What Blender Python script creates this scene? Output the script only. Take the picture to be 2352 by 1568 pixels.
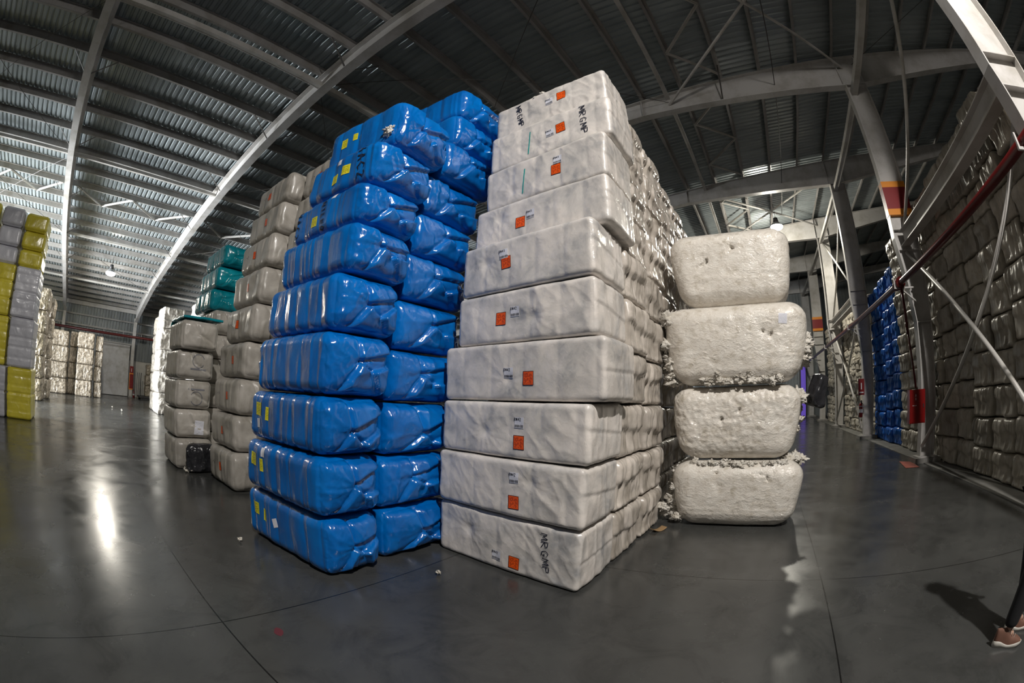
import bpy, math, random
import numpy as np
from mathutils import Vector, Matrix
from mathutils.bvhtree import BVHTree

for o in list(bpy.data.objects):
    bpy.data.objects.remove(o)
sc = bpy.context.scene
COL = sc.collection

# ------------------------------------------------------------------ camera (fisheye lens)
YAW, PITCH, ROLL = .57158, .131275, .020897
cd = bpy.data.cameras.new('camera')
cd.type = 'PANO'
cd.sensor_fit = 'HORIZONTAL'
cd.sensor_width = 36.0
cd.panorama_type = 'FISHEYE_LENS_POLYNOMIAL'
cd.fisheye_fov = math.radians(200)
PXMM = 36.0 / 2352
FMM = 1008.03 * PXMM
cd.fisheye_polynomial_k0 = 0
cd.fisheye_polynomial_k1 = -1 / FMM
cd.fisheye_polynomial_k2 = 0
cd.fisheye_polynomial_k3 = -.0353545 / FMM ** 3
cd.fisheye_polynomial_k4 = 0
cd.clip_start = .02
cd.clip_end = 300
cam = bpy.data.objects.new('camera', cd)
COL.objects.link(cam)
F = Vector((-math.sin(YAW) * math.cos(PITCH), math.cos(YAW) * math.cos(PITCH), math.sin(PITCH)))
R0 = Vector((math.cos(YAW), math.sin(YAW), 0))
U0 = R0.cross(F)
Rv = math.cos(ROLL) * R0 + math.sin(ROLL) * U0
Uv = Rv.cross(F)
m = Matrix((Rv, Uv, -F)).transposed().to_4x4()
m.translation = (0, 0, 1.6)
cam.matrix_world = m
sc.camera = cam

# ------------------------------------------------------------------ world, exposure, lamps
w = bpy.data.worlds.new('world')
sc.world = w
w.use_nodes = True
w.node_tree.nodes['Background'].inputs[0].default_value = (.55, .7, 1, 1)
w.node_tree.nodes['Background'].inputs[1].default_value = .02
sc.view_settings.view_transform = 'Standard'
sc.view_settings.look = 'None'
sc.view_settings.gamma = 1
sc.view_settings.exposure = 0
sc.view_settings.use_curve_mapping = False
sc.cycles.use_denoising = True
sc.cycles.max_bounces = 5
sc.cycles.diffuse_bounces = 3
sc.cycles.glossy_bounces = 3
sc.cycles.transmission_bounces = 4
sc.cycles.sample_clamp_indirect = 4
# lamps of the hall: (x, y, z, watts, colour)
LAMPS = [
    (3.35, -1.45, 8.9, 2950, (1, .955, .90), 'key'),
    (1.43, 19.0, 9.0, 800, (1, .95, .82), 'R'),
    (-24.0, .75, 6.45, 520, (1, .93, .80), 'L'),
]
ADDED_DOCK = (-19.5, -14.1, 2.45, 5500)   # unseen loading door, added as a daylight source for roof and left stacks
def lightat(name, loc, watts, colr, rad=.16, typ='POINT', rot=None, **kw):
    l = bpy.data.lights.new(name, typ)
    l.energy = watts
    l.color = colr
    if typ in ('POINT', 'SPOT'):
        l.shadow_soft_size = rad
    for k, v in kw.items():
        setattr(l, k, v)
    o = bpy.data.objects.new(name, l)
    o.location = loc
    if rot:
        o.rotation_euler = rot
    COL.objects.link(o)
    return o

# ------------------------------------------------------------------ helpers
ORD = ['zero', 'bottom', 'second', 'third', 'fourth', 'fifth', 'sixth', 'seventh', 'eighth', 'ninth', 'tenth', 'eleventh', 'twelfth', 'thirteenth', 'fourteenth']
def tag(o, label=None, cat=None, group=None, kind=None):
    if label: o['label'] = label
    if cat: o['category'] = cat
    if group: o['group'] = group
    if kind: o['kind'] = kind
    return o
def link(name, me, parent=None, mat=None, loc=None):
    o = bpy.data.objects.new(name, me)
    if mat is not None and me is not None and not me.materials:
        me.materials.append(mat)
    if loc is not None: o.location = loc
    if parent is not None: o.parent = parent
    COL.objects.link(o)
    return o
def empty(name, loc=(0, 0, 0), rz=0):
    o = bpy.data.objects.new(name, None)
    o.location = loc
    o.rotation_euler = (0, 0, rz)
    o.empty_display_size = .1
    COL.objects.link(o)
    return o
def npmesh(name, V, Fq, smooth=True):
    me = bpy.data.meshes.new(name)
    me.from_pydata([tuple(v) for v in V] if not isinstance(V, np.ndarray) else V.tolist(), [], Fq.tolist() if isinstance(Fq, np.ndarray) else Fq)
    if smooth:
        me.polygons.foreach_set('use_smooth', [True] * len(me.polygons))
    me.update()
    return me

class MB:
    def __init__(s): s.v = []; s.f = []; s.mi = []
    def add(s, V, Fc, m=0):
        b = len(s.v)
        s.v += [tuple(x) for x in V]
        s.f += [tuple(b + i for i in f) for f in Fc]
        s.mi += [m] * len(Fc)
        return s
    def box(s, x0, x1, y0, y1, z0, z1, m=0):
        return s.add([(x0, y0, z0), (x1, y0, z0), (x1, y1, z0), (x0, y1, z0), (x0, y0, z1), (x1, y0, z1), (x1, y1, z1), (x0, y1, z1)],
                     [(0, 3, 2, 1), (4, 5, 6, 7), (0, 1, 5, 4), (1, 2, 6, 5), (2, 3, 7, 6), (3, 0, 4, 7)], m)
    def sweep(s, path, A, ha, B, hb, m=0):
        A = Vector(A); B = Vector(B)
        n = len(path)
        if not hasattr(ha, '__len__'): ha = [ha] * n
        if not hasattr(hb, '__len__'): hb = [hb] * n
        V = []
        for p, a, b in zip(path, ha, hb):
            p = Vector(p)
            V += [p - A * a - B * b, p + A * a - B * b, p + A * a + B * b, p - A * a + B * b]
        Fc = []
        for i in range(n - 1):
            for k in range(4):
                Fc.append((4 * i + k, 4 * i + (k + 1) % 4, 4 * i + 4 + (k + 1) % 4, 4 * i + 4 + k))
        Fc += [(3, 2, 1, 0), tuple(4 * n - 4 + k for k in range(4))]
        return s.add(V, Fc, m)
    def bar(s, p0, p1, wa, wb, up=(0, 0, 1), m=0):
        p0 = Vector(p0); p1 = Vector(p1)
        d = (p1 - p0).normalized()
        A = d.cross(Vector(up))
        if A.length < 1e-4: A = d.cross(Vector((1, 0, 0)))
        A.normalize()
        B = A.cross(d)
        return s.sweep([p0, p1], A, wa / 2, B, wb / 2, m)
    def tube(s, pts, r, n=10, m=0, cap=True):
        pts = [Vector(p) for p in pts]
        if not hasattr(r, '__len__'): r = [r] * len(pts)
        V = []; Fc = []
        ref = Vector((0, 0, 1))
        for i, p in enumerate(pts):
            d = (pts[min(i + 1, len(pts) - 1)] - pts[max(i - 1, 0)]).normalized()
            a = d.cross(ref)
            if a.length < .2: a = d.cross(Vector((1, 0, 0)))
            a.normalize()
            b = a.cross(d)
            for k in range(n):
                t = 2 * math.pi * k / n
                V.append(p + (a * math.cos(t) + b * math.sin(t)) * r[i])
        for i in range(len(pts) - 1):
            for k in range(n):
                Fc.append((i * n + k, i * n + (k + 1) % n, i * n + n + (k + 1) % n, i * n + n + k))
        if cap:
            Fc.append(tuple(range(n))[::-1]); Fc.append(tuple((len(pts) - 1) * n + k for k in range(n)))
        return s.add(V, Fc, m)
    def build(s, name, mats, parent=None, smooth=False, loc=None):
        me = bpy.data.meshes.new(name)
        me.from_pydata(s.v, [], s.f)
        if not isinstance(mats, (list, tuple)): mats = [mats]
        for mm in mats: me.materials.append(mm)
        me.polygons.foreach_set('material_index', s.mi)
        if smooth: me.polygons.foreach_set('use_smooth', [True] * len(me.polygons))
        me.update()
        return link(name, me, parent, loc=loc)

# ------------------------------------------------------------------ materials
def lin(r, g, b):
    f = lambda c: c / 12.92 if c <= .04045 else ((c + .055) / 1.055) ** 2.4
    return (f(r / 255), f(g / 255), f(b / 255), 1)
class N:
    def __init__(s, name):
        s.m = bpy.data.materials.new(name)
        s.m.use_nodes = True
        s.t = s.m.node_tree
        s.b = s.t.nodes['Principled BSDF']
    def n(s, typ, **kw):
        nd = s.t.nodes.new(typ)
        for k, v in kw.items():
            if k.startswith('i_'):
                nd.inputs[k[2:].replace('_', ' ')].default_value = v
            else:
                setattr(nd, k, v)
        return nd
    def l(s, a, b): s.t.links.new(a, b)
    def coord(s, scale=(1, 1, 1), rnd=True, rot=(0, 0, 0)):
        tc = s.n('ShaderNodeTexCoord')
        mp = s.n('ShaderNodeMapping')
        mp.inputs['Scale'].default_value = scale
        mp.inputs['Rotation'].default_value = rot
        src = tc.outputs['Object']
        if rnd:
            oi = s.n('ShaderNodeObjectInfo')
            mu = s.n('ShaderNodeMath', operation='MULTIPLY')
            mu.inputs[1].default_value = 37.0
            s.l(oi.outputs['Random'], mu.inputs[0])
            ad = s.n('ShaderNodeVectorMath', operation='ADD')
            s.l(src, ad.inputs[0]); s.l(mu.outputs[0], ad.inputs[1])
            src = ad.outputs[0]
        s.l(src, mp.inputs['Vector'])
        return mp.outputs[0]
    def noise(s, vec, scale, detail=3, rough=.55, dist=0, typ=None):
        nd = s.n('ShaderNodeTexNoise')
        if typ: nd.noise_type = typ
        nd.inputs['Scale'].default_value = scale
        nd.inputs['Detail'].default_value = detail
        nd.inputs['Roughness'].default_value = rough
        nd.inputs['Distortion'].default_value = dist
        s.l(vec, nd.inputs['Vector'])
        return nd.outputs[0]
    def ramp(s, fac, stops):
        r = s.n('ShaderNodeValToRGB')
        e = r.color_ramp.elements
        while len(e) < len(stops): e.new(.5)
        for el, (p, c) in zip(e, stops):
            el.position = p
            el.color = c if len(c) == 4 else (*c, 1)
        s.l(fac, r.inputs[0])
        return r.outputs[0]
    def bump(s, h, strength, dist, prev=None):
        b = s.n('ShaderNodeBump')
        b.inputs['Strength'].default_value = strength
        b.inputs['Distance'].default_value = dist
        s.l(h, b.inputs['Height'])
        if prev is not None: s.l(prev, b.inputs['Normal'])
        return b.outputs[0]
    def setb(s, **kw):
        for k, v in kw.items():
            k = k.replace('_', ' ')
            if hasattr(v, 'is_linked') or isinstance(v, bpy.types.NodeSocket): s.l(v, s.b.inputs[k])
            else: s.b.inputs[k].default_value = v
        return s.m
def g3(v): return (v, v, v, 1)
def plain(name, c, rough=.5, metal=0, emit=None, es=0, spec=.5):
    k = N(name)
    k.setb(Base_Color=c, Roughness=rough, Metallic=metal)
    k.b.inputs['Specular IOR Level'].default_value = spec
    if emit:
        k.setb(Emission_Color=emit, Emission_Strength=es)
    return k.m

def film(name, stops, rough=.25, coat=0., crease=(.5, .012), fine=(.4, .004), stretch=(1, 1, 1), mott=3., rv=.12, fscale=26, cscale=5, cb=None, crough=.12):
    k = N(name)
    v = k.coord()
    vs = k.coord(stretch)
    c = k.ramp(k.noise(v, mott, 5, .6, .4), stops)
    oi = k.n('ShaderNodeObjectInfo')
    mr = k.n('ShaderNodeMapRange')
    mr.inputs['To Min'].default_value = 1 - rv
    mr.inputs['To Max'].default_value = 1 + rv * .4
    k.l(oi.outputs['Random'], mr.inputs['Value'])
    mx = k.n('ShaderNodeMix', data_type='RGBA', blend_type='MULTIPLY')
    mx.inputs['Factor'].default_value = 1
    k.l(c, mx.inputs['A']); k.l(mr.outputs[0], mx.inputs['B'])
    h1 = k.noise(vs, cscale, 5, .55, .8, 'RIDGED_MULTIFRACTAL')
    h2 = k.noise(vs, fscale, 3, .6, .6)
    n1 = k.bump(h1, crease[0], crease[1])
    n2 = k.bump(h2, fine[0], fine[1], n1)
    k.setb(Base_Color=mx.outputs['Result'], Roughness=rough, Normal=n2)
    if coat:
        n3 = n2
        if cb:
            n3 = k.bump(k.noise(k.coord(cb[2]), cb[1], 4, .6, .5, 'RIDGED_MULTIFRACTAL'), cb[0], .03, n2)
        k.setb(Coat_Weight=coat, Coat_Roughness=crough, Coat_Normal=n3)
    return k.m

M = {}
M['blue'] = film('blue_film', [(.3, (.0, .095, .38, 1)), (.7, (.0, .16, .55, 1))], rough=.2, crease=(.45, .016), fine=(.5, .004), mott=2.2, rv=.1, fscale=24, cscale=3.6, stretch=(1.8, 1, .6), coat=.6, cb=(.8, 5, (1.6, 1.2, .7)), crough=.06)
M['blue_far'] = film('blue_film_wall', [(.3, (.0, .07, .36, 1)), (.7, (.0, .13, .55, 1))], rough=.3, crease=(.5, .03), fine=(.5, .008), mott=2.2, fscale=14, cscale=3)
M['white'] = film('white_wrapped_waste', [(.3, (.38, .375, .38, 1)), (.43, (.58, .55, .52, 1)), (.62, (.76, .705, .655, 1))], rough=.40, coat=.45, crease=(.45, .016), fine=(.6, .005), mott=3.6, rv=.05, fscale=20, cscale=4.5, cb=(.9, 7, (1, 1, 1.3)), crough=.09)
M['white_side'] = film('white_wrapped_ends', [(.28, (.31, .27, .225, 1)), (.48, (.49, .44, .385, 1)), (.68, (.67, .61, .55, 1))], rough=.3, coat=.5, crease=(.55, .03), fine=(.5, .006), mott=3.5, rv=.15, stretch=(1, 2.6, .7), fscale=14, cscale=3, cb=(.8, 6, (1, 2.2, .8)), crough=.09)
M['wall_bale'] = film('dusty_wrapped_bale', [(.25, (.28, .25, .20, 1)), (.5, (.47, .43, .36, 1)), (.72, (.64, .60, .53, 1))], rough=.33, coat=.2, crease=(.6, .03), fine=(.5, .008), mott=2.6, rv=.3, stretch=(1, 3.2, .6), fscale=13, cscale=2.6, cb=(.8, 6, (1, 3, .6)), crough=.08)
M['grey_bale'] = film('grey_wrapped_bale', [(.3, (.27, .25, .215, 1)), (.6, (.44, .41, .37, 1))], rough=.36, coat=.15, crease=(.35, .02), fine=(.4, .005), mott=3, rv=.12, stretch=(2.2, 1, .6))
M['teal'] = film('teal_film', [(.3, (.0, .17, .22, 1)), (.7, (.01, .30, .37, 1))], rough=.22, crease=(.5, .02), mott=2)
M['yellow'] = film('yellow_foam_wrap', [(.3, (.50, .42, .03, 1)), (.7, (.72, .62, .06, 1))], rough=.3, coat=.3, crease=(.4, .02), mott=2)
M['lilac'] = film('grey_foam_wrap', [(.3, (.42, .42, .46, 1)), (.7, (.58, .58, .62, 1))], rough=.35, coat=.25, crease=(.4, .02), mott=2)
M['silver'] = film('crinkled_clear_wrap', [(.3, (.33, .30, .26, 1)), (.65, (.62, .585, .53, 1))], rough=.22, coat=.5, crease=(.9, .05), fine=(.7, .02), mott=6, fscale=14, cscale=5)
M['cotton'] = film('cotton_under_stretch_film', [(.3, (.52, .47, .39, 1)), (.46, (.70, .65, .58, 1)), (.75, (.80, .765, .70, 1))], rough=.45, coat=1.0, crease=(.5, .014), fine=(.9, .008), mott=9, rv=.02, stretch=(1, 1, 1.5), fscale=34, cscale=9, cb=(.6, 4, (1, 1, 5)), crough=.09)
M['brown'] = film('dusty_clear_wrap', [(.3, (.11, .09, .065, 1)), (.65, (.40, .345, .27, 1))], rough=.25, coat=.5, crease=(.9, .05), fine=(.8, .03), mott=7, fscale=14, cscale=6)
def fluffmat():
    k = N('loose_cotton')
    v = k.coord()
    c = k.ramp(k.noise(v, 9, 5, .6), [(.3, (.55, .5, .42, 1)), (.7, (.82, .79, .73, 1))])
    return k.setb(Base_Color=c, Roughness=.95, Normal=k.bump(k.noise(v, 60, 4, .7), .9, .01))
M['fluff'] = fluffmat()
def floormat():
    k = N('polished_concrete')
    v = k.coord(rnd=False)
    c = k.ramp(k.noise(v, .55, 8, .62, .3), [(.25, (.030, .031, .030, 1)), (.5, (.050, .051, .049, 1)), (.78, (.078, .079, .075, 1))])
    # saw-cut joints: a 3.43 x 2.97 m grid
    tc = k.n('ShaderNodeTexCoord')
    sp = k.n('ShaderNodeSeparateXYZ')
    k.l(tc.outputs['Object'], sp.inputs[0])
    def joint(sock, off, period):
        a = k.n('ShaderNodeMath', operation='SUBTRACT'); a.inputs[1].default_value = off - period / 2
        k.l(sock, a.inputs[0])
        b = k.n('ShaderNodeMath', operation='FLOORED_MODULO'); b.inputs[1].default_value = period
        k.l(a.outputs[0], b.inputs[0])
        c_ = k.n('ShaderNodeMath', operation='SUBTRACT'); c_.inputs[1].default_value = period / 2
        k.l(b.outputs[0], c_.inputs[0])
        d = k.n('ShaderNodeMath', operation='ABSOLUTE'); k.l(c_.outputs[0], d.inputs[0])
        e = k.n('ShaderNodeMath', operation='LESS_THAN'); e.inputs[1].default_value = .0055
        k.l(d.outputs[0], e.inputs[0])
        return e.outputs[0]
    mx = k.n('ShaderNodeMath', operation='MAXIMUM')
    k.l(joint(sp.outputs[0], .73, 3.43), mx.inputs[0]); k.l(joint(sp.outputs[1], .785, 2.97), mx.inputs[1])
    # scuffs
    sc1 = k.ramp(k.noise(v, 1.9, 8, .72, .8), [(.28, g3(.15)), (.52, g3(1))])
    m1 = k.n('ShaderNodeMix', data_type='RGBA', blend_type='MULTIPLY'); m1.inputs['Factor'].default_value = .5
    k.l(c, m1.inputs['A']); k.l(sc1, m1.inputs['B'])
    m2 = k.n('ShaderNodeMix', data_type='RGBA')
    k.l(mx.outputs[0], m2.inputs['Factor']); k.l(m1.outputs['Result'], m2.inputs['A']); m2.inputs['B'].default_value = (.008, .008, .008, 1)
    r = k.ramp(k.noise(v, 1.4, 6, .6, .5), [(.3, g3(.15)), (.7, g3(.32))])
    k.b.inputs['Specular IOR Level'].default_value = .38
    k.setb(Base_Color=m2.outputs['Result'], Roughness=r, Normal=k.bump(k.noise(v, 1.7, 4, .5), .12, .01))
    return k.m
M['floor'] = floormat()
def conc(name, lo, hi, sc_=2):
    k = N(name)
    v = k.coord(rnd=False)
    return k.setb(Base_Color=k.ramp(k.noise(v, sc_, 6, .6), [(.3, lo), (.7, hi)]), Roughness=.75, Normal=k.bump(k.noise(v, 30, 4), .2, .004))
M['kerb'] = conc('rough_concrete_strip', (.11, .11, .10, 1), (.19, .185, .17, 1))
M['plinth'] = conc('concrete_plinth', (.16, .155, .145, 1), (.28, .27, .25, 1), 5)
M['masonry'] = conc('painted_masonry', (.42, .41, .38, 1), (.55, .53, .49, 1))
def sheet(name, lo, hi, rough=.32, metal=.55):
    k = N(name)
    v = k.coord((.6, 3, 1), rnd=False)
    c = k.ramp(k.noise(v, .8, 5, .6), [(.3, lo), (.7, hi)])
    return k.setb(Base_Color=c, Roughness=k.ramp(k.noise(v, 3, 4), [(.3, g3(rough - .08)), (.7, g3(rough + .12))]), Metallic=metal, Normal=k.bump(k.noise(v, 1.2, 3), .08, .02))
M['roof'] = sheet('galvanised_roof_sheet', (.25, .285, .295, 1), (.37, .41, .42, 1), .36, .3)
M['clad'] = sheet('galvanised_wall_sheet', (.14, .155, .16, 1), (.22, .24, .245, 1), .4, .3)
def paint(name, c, rough=.4):
    k = N(name)
    v = k.coord(rnd=False)
    d = k.ramp(k.noise(v, 1.3, 6, .65), [(.35, (c[0] * .72, c[1] * .70, c[2] * .66, 1)), (.55, c)])
    return k.setb(Base_Color=d, Roughness=rough, Normal=k.bump(k.noise(v, 40, 2), .05, .002))
M['steel'] = paint('off_white_steel_paint', (.50, .485, .47, 1), .42)
M['purlin'] = paint('purlin_paint', (.30, .29, .28, 1), .45)
M['brace'] = paint('brace_paint', (.50, .485, .46, 1))
M['redpipe'] = paint('dark_red_pipe_paint', (.09, .008, .008, 1), .28)
M['redbox'] = paint('red_cabinet_paint', (.22, .006, .006, 1), .3)
M['bandred'] = plain('band_red', (.22, .01, .012, 1), .4)
M['bandorange'] = plain('band_orange', (.75, .26, .02, 1), .4)
M['white_plain'] = plain('white_print', (.72, .72, .74, 1), .4)
M['ink'] = plain('black_marker_ink', (.012, .014, .03, 1), .45)
M['print'] = plain('label_print', (.02, .02, .025, 1), .5)
M['dark'] = plain('dark_steel', (.03, .03, .032, 1), .5)
M['rod'] = plain('bracing_rod', (.06, .055, .05, 1), .5, .3)
M['glow'] = plain('lit_lamp_lens', (1, 1, 1, 1), .4, 0, (1, .98, .93, 1), 14)
M['galv'] = plain('galvanised_fitting', (.4, .4, .4, 1), .4, .6)
M['doorpanel'] = paint('white_sliding_door', (.56, .56, .57, 1), .5)
M['violet'] = plain('bright_outdoor_gap', (.2, .1, .6, 1), .5, 0, (.16, .10, .8, 1), .25)
M['blackfilm'] = film('black_film', [(.3, (.012, .012, .014, 1)), (.7, (.03, .03, .034, 1))], rough=.2, crease=(.8, .04), fine=(.6, .01), cscale=7)
M['greenstain'] = plain('teal_tape', (.02, .33, .30, 1), .4)

def labelmat(name, base, border, ink, rows, dens):
    k = N(name)
    tc = k.n('ShaderNodeTexCoord')
    sp = k.n('ShaderNodeSeparateXYZ')
    k.l(tc.outputs['UV'], sp.inputs[0])
    def mth(op, a, b):
        nd = k.n('ShaderNodeMath', operation=op)
        for i, x in enumerate((a, b)):
            if isinstance(x, (int, float)): nd.inputs[i].default_value = x
            elif x is not None: k.l(x, nd.inputs[i])
        return nd.outputs[0]
    u, v = sp.outputs[0], sp.outputs[1]
    du = mth('ABSOLUTE', mth('SUBTRACT', u, .5), None)
    dv = mth('ABSOLUTE', mth('SUBTRACT', v, .5), None)
    edge = mth('GREATER_THAN', mth('MAXIMUM', du, dv), .46)
    inner = mth('LESS_THAN', mth('MAXIMUM', du, dv), .40)
    cell = k.n('ShaderNodeTexBrick')
    cell.inputs['Scale'].default_value = rows
    cell.inputs['Mortar Size'].default_value = .035
    cell.inputs['Color1'].default_value = g3(0)
    cell.inputs['Color2'].default_value = g3(1)
    cell.inputs['Mortar'].default_value = g3(0)
    cell.inputs['Brick Width'].default_value = .31
    cell.inputs['Row Height'].default_value = .2
    k.l(tc.outputs['UV'], cell.inputs['Vector'])
    on = mth('GREATER_THAN', cell.outputs['Color'], 1 - dens)
    m1 = k.n('ShaderNodeMix', data_type='RGBA')
    m1.inputs['A'].default_value = base; m1.inputs['B'].default_value = ink
    k.l(mth('MULTIPLY', on, inner), m1.inputs['Factor'])
    m2 = k.n('ShaderNodeMix', data_type='RGBA')
    k.l(edge, m2.inputs['Factor']); k.l(m1.outputs['Result'], m2.inputs['A']); m2.inputs['B'].default_value = border
    return k.setb(Base_Color=m2.outputs['Result'], Roughness=.35)
M['orange'] = labelmat('orange_label', (.80, .10, .008, 1), (.03, .008, .01, 1), (.26, .02, .006, 1), 3, .55)
M['ylabel'] = labelmat('yellow_label', (.72, .66, .03, 1), (.72, .68, .10, 1), (.06, .06, .01, 1), 4, .45)
M['wlabel'] = labelmat('white_label', (.70, .70, .76, 1), (.70, .70, .76, 1), (.50, .52, .6, 1), 4, .35)

# ------------------------------------------------------------------ lamps (fixtures with their light)
def high_bay(x, y, z, watts, colr, label, roofz, cat='lamp', spot=True, spill=.3):
    t = empty('high_bay_lamp', (x, y, z))
    tag(t, label, cat, 'high-bay lamps hung from the roof')
    b = MB(); b.tube([(0, 0, .12), (0, 0, .34)], [.14, .10], 16); b.build('ballast_housing', M['dark'], t, True)
    b = MB(); b.tube([(0, 0, .12), (0, 0, .05), (0, 0, -.06)], [.13, .22, .29], 24, cap=False); b.build('reflector', M['galv'], t, True)
    b = MB(); b.tube([(0, 0, -.02), (0, 0, -.065), (0, 0, -.15), (0, 0, -.20), (0, 0, -.215)], [.24, .30, .28, .2, .06], 24); b.build('lens', M['glow'], t, True)
    b = MB(); b.tube([(0, 0, .34), (0, 0, roofz - z)], .012, 6); b.build('hanging_rod', M['rod'], t)
    if spot:   # the reflector throws the light downward
        lightat('lamp_light', (x, y, z - .36), watts, colr, .13, 'SPOT', spot_size=math.radians(172), spot_blend=.25)
        lightat('lamp_spill', (x, y, z - .30), watts * spill, colr, .2)
    else:
        lightat('lamp_light', (x, y, z - .36), watts, colr, .13)
    return t
ROOF = lambda x: 10.05 + .11 * x

# ------------------------------------------------------------------ the building
FR = [-14.4, -8.34, -2.27, 3.79, 9.85, 15.9, 21.95, 28.0, 34.05]
XL, XR = -34.4, 20.0
b = MB(); b.box(XL - 3, XR, -14.6, 34.4, -.2, 0); fl = b.build('floor', M['floor']); tag(fl, kind='structure')
b = MB(); b.box(4.07, 4.47, -14.4, 34.2, 0, .012); b.box(4.47, XR, -14.4, 34.2, 0, .012); tag(b.build('trim_1', M['kerb']), kind='structure')
# roof sheet: trapezoid ribs running with the slope
ys = []; y = -14.5; k_ = 0
prof = []
while y < 34.3:
    prof += [(y, 0), (y + .10, 0), (y + .125, .035), (y + .175, .035)]
    y += .2
V = []; Fc = []
for (yy, dz) in prof:
    V += [(XL - .3, yy, ROOF(XL - .3) + dz), (XR, yy, ROOF(XR) + dz), (XL - .3, yy, ROOF(XL - .3) + dz + .05), (XR, yy, ROOF(XR) + dz + .05)]
n = len(prof)
for i in range(n - 1):
    a = 4 * i
    Fc += [(a, a + 4, a + 5, a + 1), (a + 2, a + 3, a + 7, a + 6)]
Fc += [(0, 1, 3, 2), (4 * n - 4, 4 * n - 2, 4 * n - 1, 4 * n - 3)]
mb = MB().add(V, Fc); tag(mb.build('ceiling', M['roof']), kind='structure')
def corr_wall(name, fixed, axis, a0, a1, z0, ztop, mat, pitch=.25, d=.035, side=1):
    """vertical-rib sheet wall; axis 'y' = wall runs in y at x=fixed"""
    V = []; Fc = []; pts = []
    a = a0
    while a < a1:
        pts += [(a, 0), (a + pitch * .55, 0), (a + pitch * .65, d), (a + pitch * .9, d)]
        a += pitch
    for a, o in pts:
        for off in (0, .06):
            for z in (z0, None):
                c = fixed + side * (o - off)
                zz = z if z is not None else ztop(a)
                V.append((c, a, zz) if axis == 'y' else (a, c, zz))
    for i in range(len(pts) - 1):
        q = 4 * i
        Fc += [(q, q + 1, q + 5, q + 4), (q + 2, q + 6, q + 7, q + 3), (q + 1, q + 3, q + 7, q + 5)]
    return MB().add(V, Fc).build(name, mat)
tag(corr_wall('wall_left', -34.45, 'y', -14.5, 34.2, 2.55, lambda a: ROOF(-34.45) + .04, M['clad'], side=1), kind='structure')
b = MB(); b.box(-34.7, -34.5, -14.5, 1.0, 0, 2.6); b.box(-34.7, -34.5, 3.6, 34.2, 0, 2.6); b.box(-34.7, -34.5, 1.0, 3.6, 0, 3.7); tag(b.build('wall_left_base', M['masonry']), kind='structure')
tag(corr_wall('wall_far', 34.2, 'x', XL - .2, XR, 0, lambda a: ROOF(a) + .04, M['clad'], side=-1), kind='structure')
tag(corr_wall('wall_right', XR, 'y', -14.5, 34.2, 0, lambda a: ROOF(XR) + .04, M['clad'], side=-1), kind='structure')
tag(corr_wall('wall_back', -14.5, 'x', XL - .2, XR, 0, lambda a: ROOF(a) + .04, M['clad'], side=1), kind='structure')
# left sliding door
d1 = empty('door_1', (-33.98, 2.4, 0)); tag(d1, 'tall white sliding door in the left wall', kind='structure')
b = MB(); b.box(-.05, .05, -1.17, 1.17, .04, 3.55); b.build('door_panel', M['doorpanel'], d1)
b = MB(); b.box(.05, .09, -1.17, 1.17, 3.36, 3.5); b.box(-.06, .1, -1.3, 1.5, 3.58, 3.68); b.build('door_rail', M['purlin'], d1)
# gap of bluish daylight in far wall
d2 = empty('door_2', (3.55, 34.05, 0)); tag(d2, 'narrow doorway glowing violet blue at the aisle end', kind='structure')
b = MB(); b.box(-.2, .2, -.03, .03, .02, 3.9); b.build('doorway_glow', M['violet'], d2)
b = MB(); b.box(-.3, -.2, -.1, .05, 0, 4.0); b.box(.2, .3, -.1, .05, 0, 4.0); b.box(-.3, .3, -.1, .05, 3.9, 4.0); b.build('door_frame', M['dark'], d2)

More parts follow.
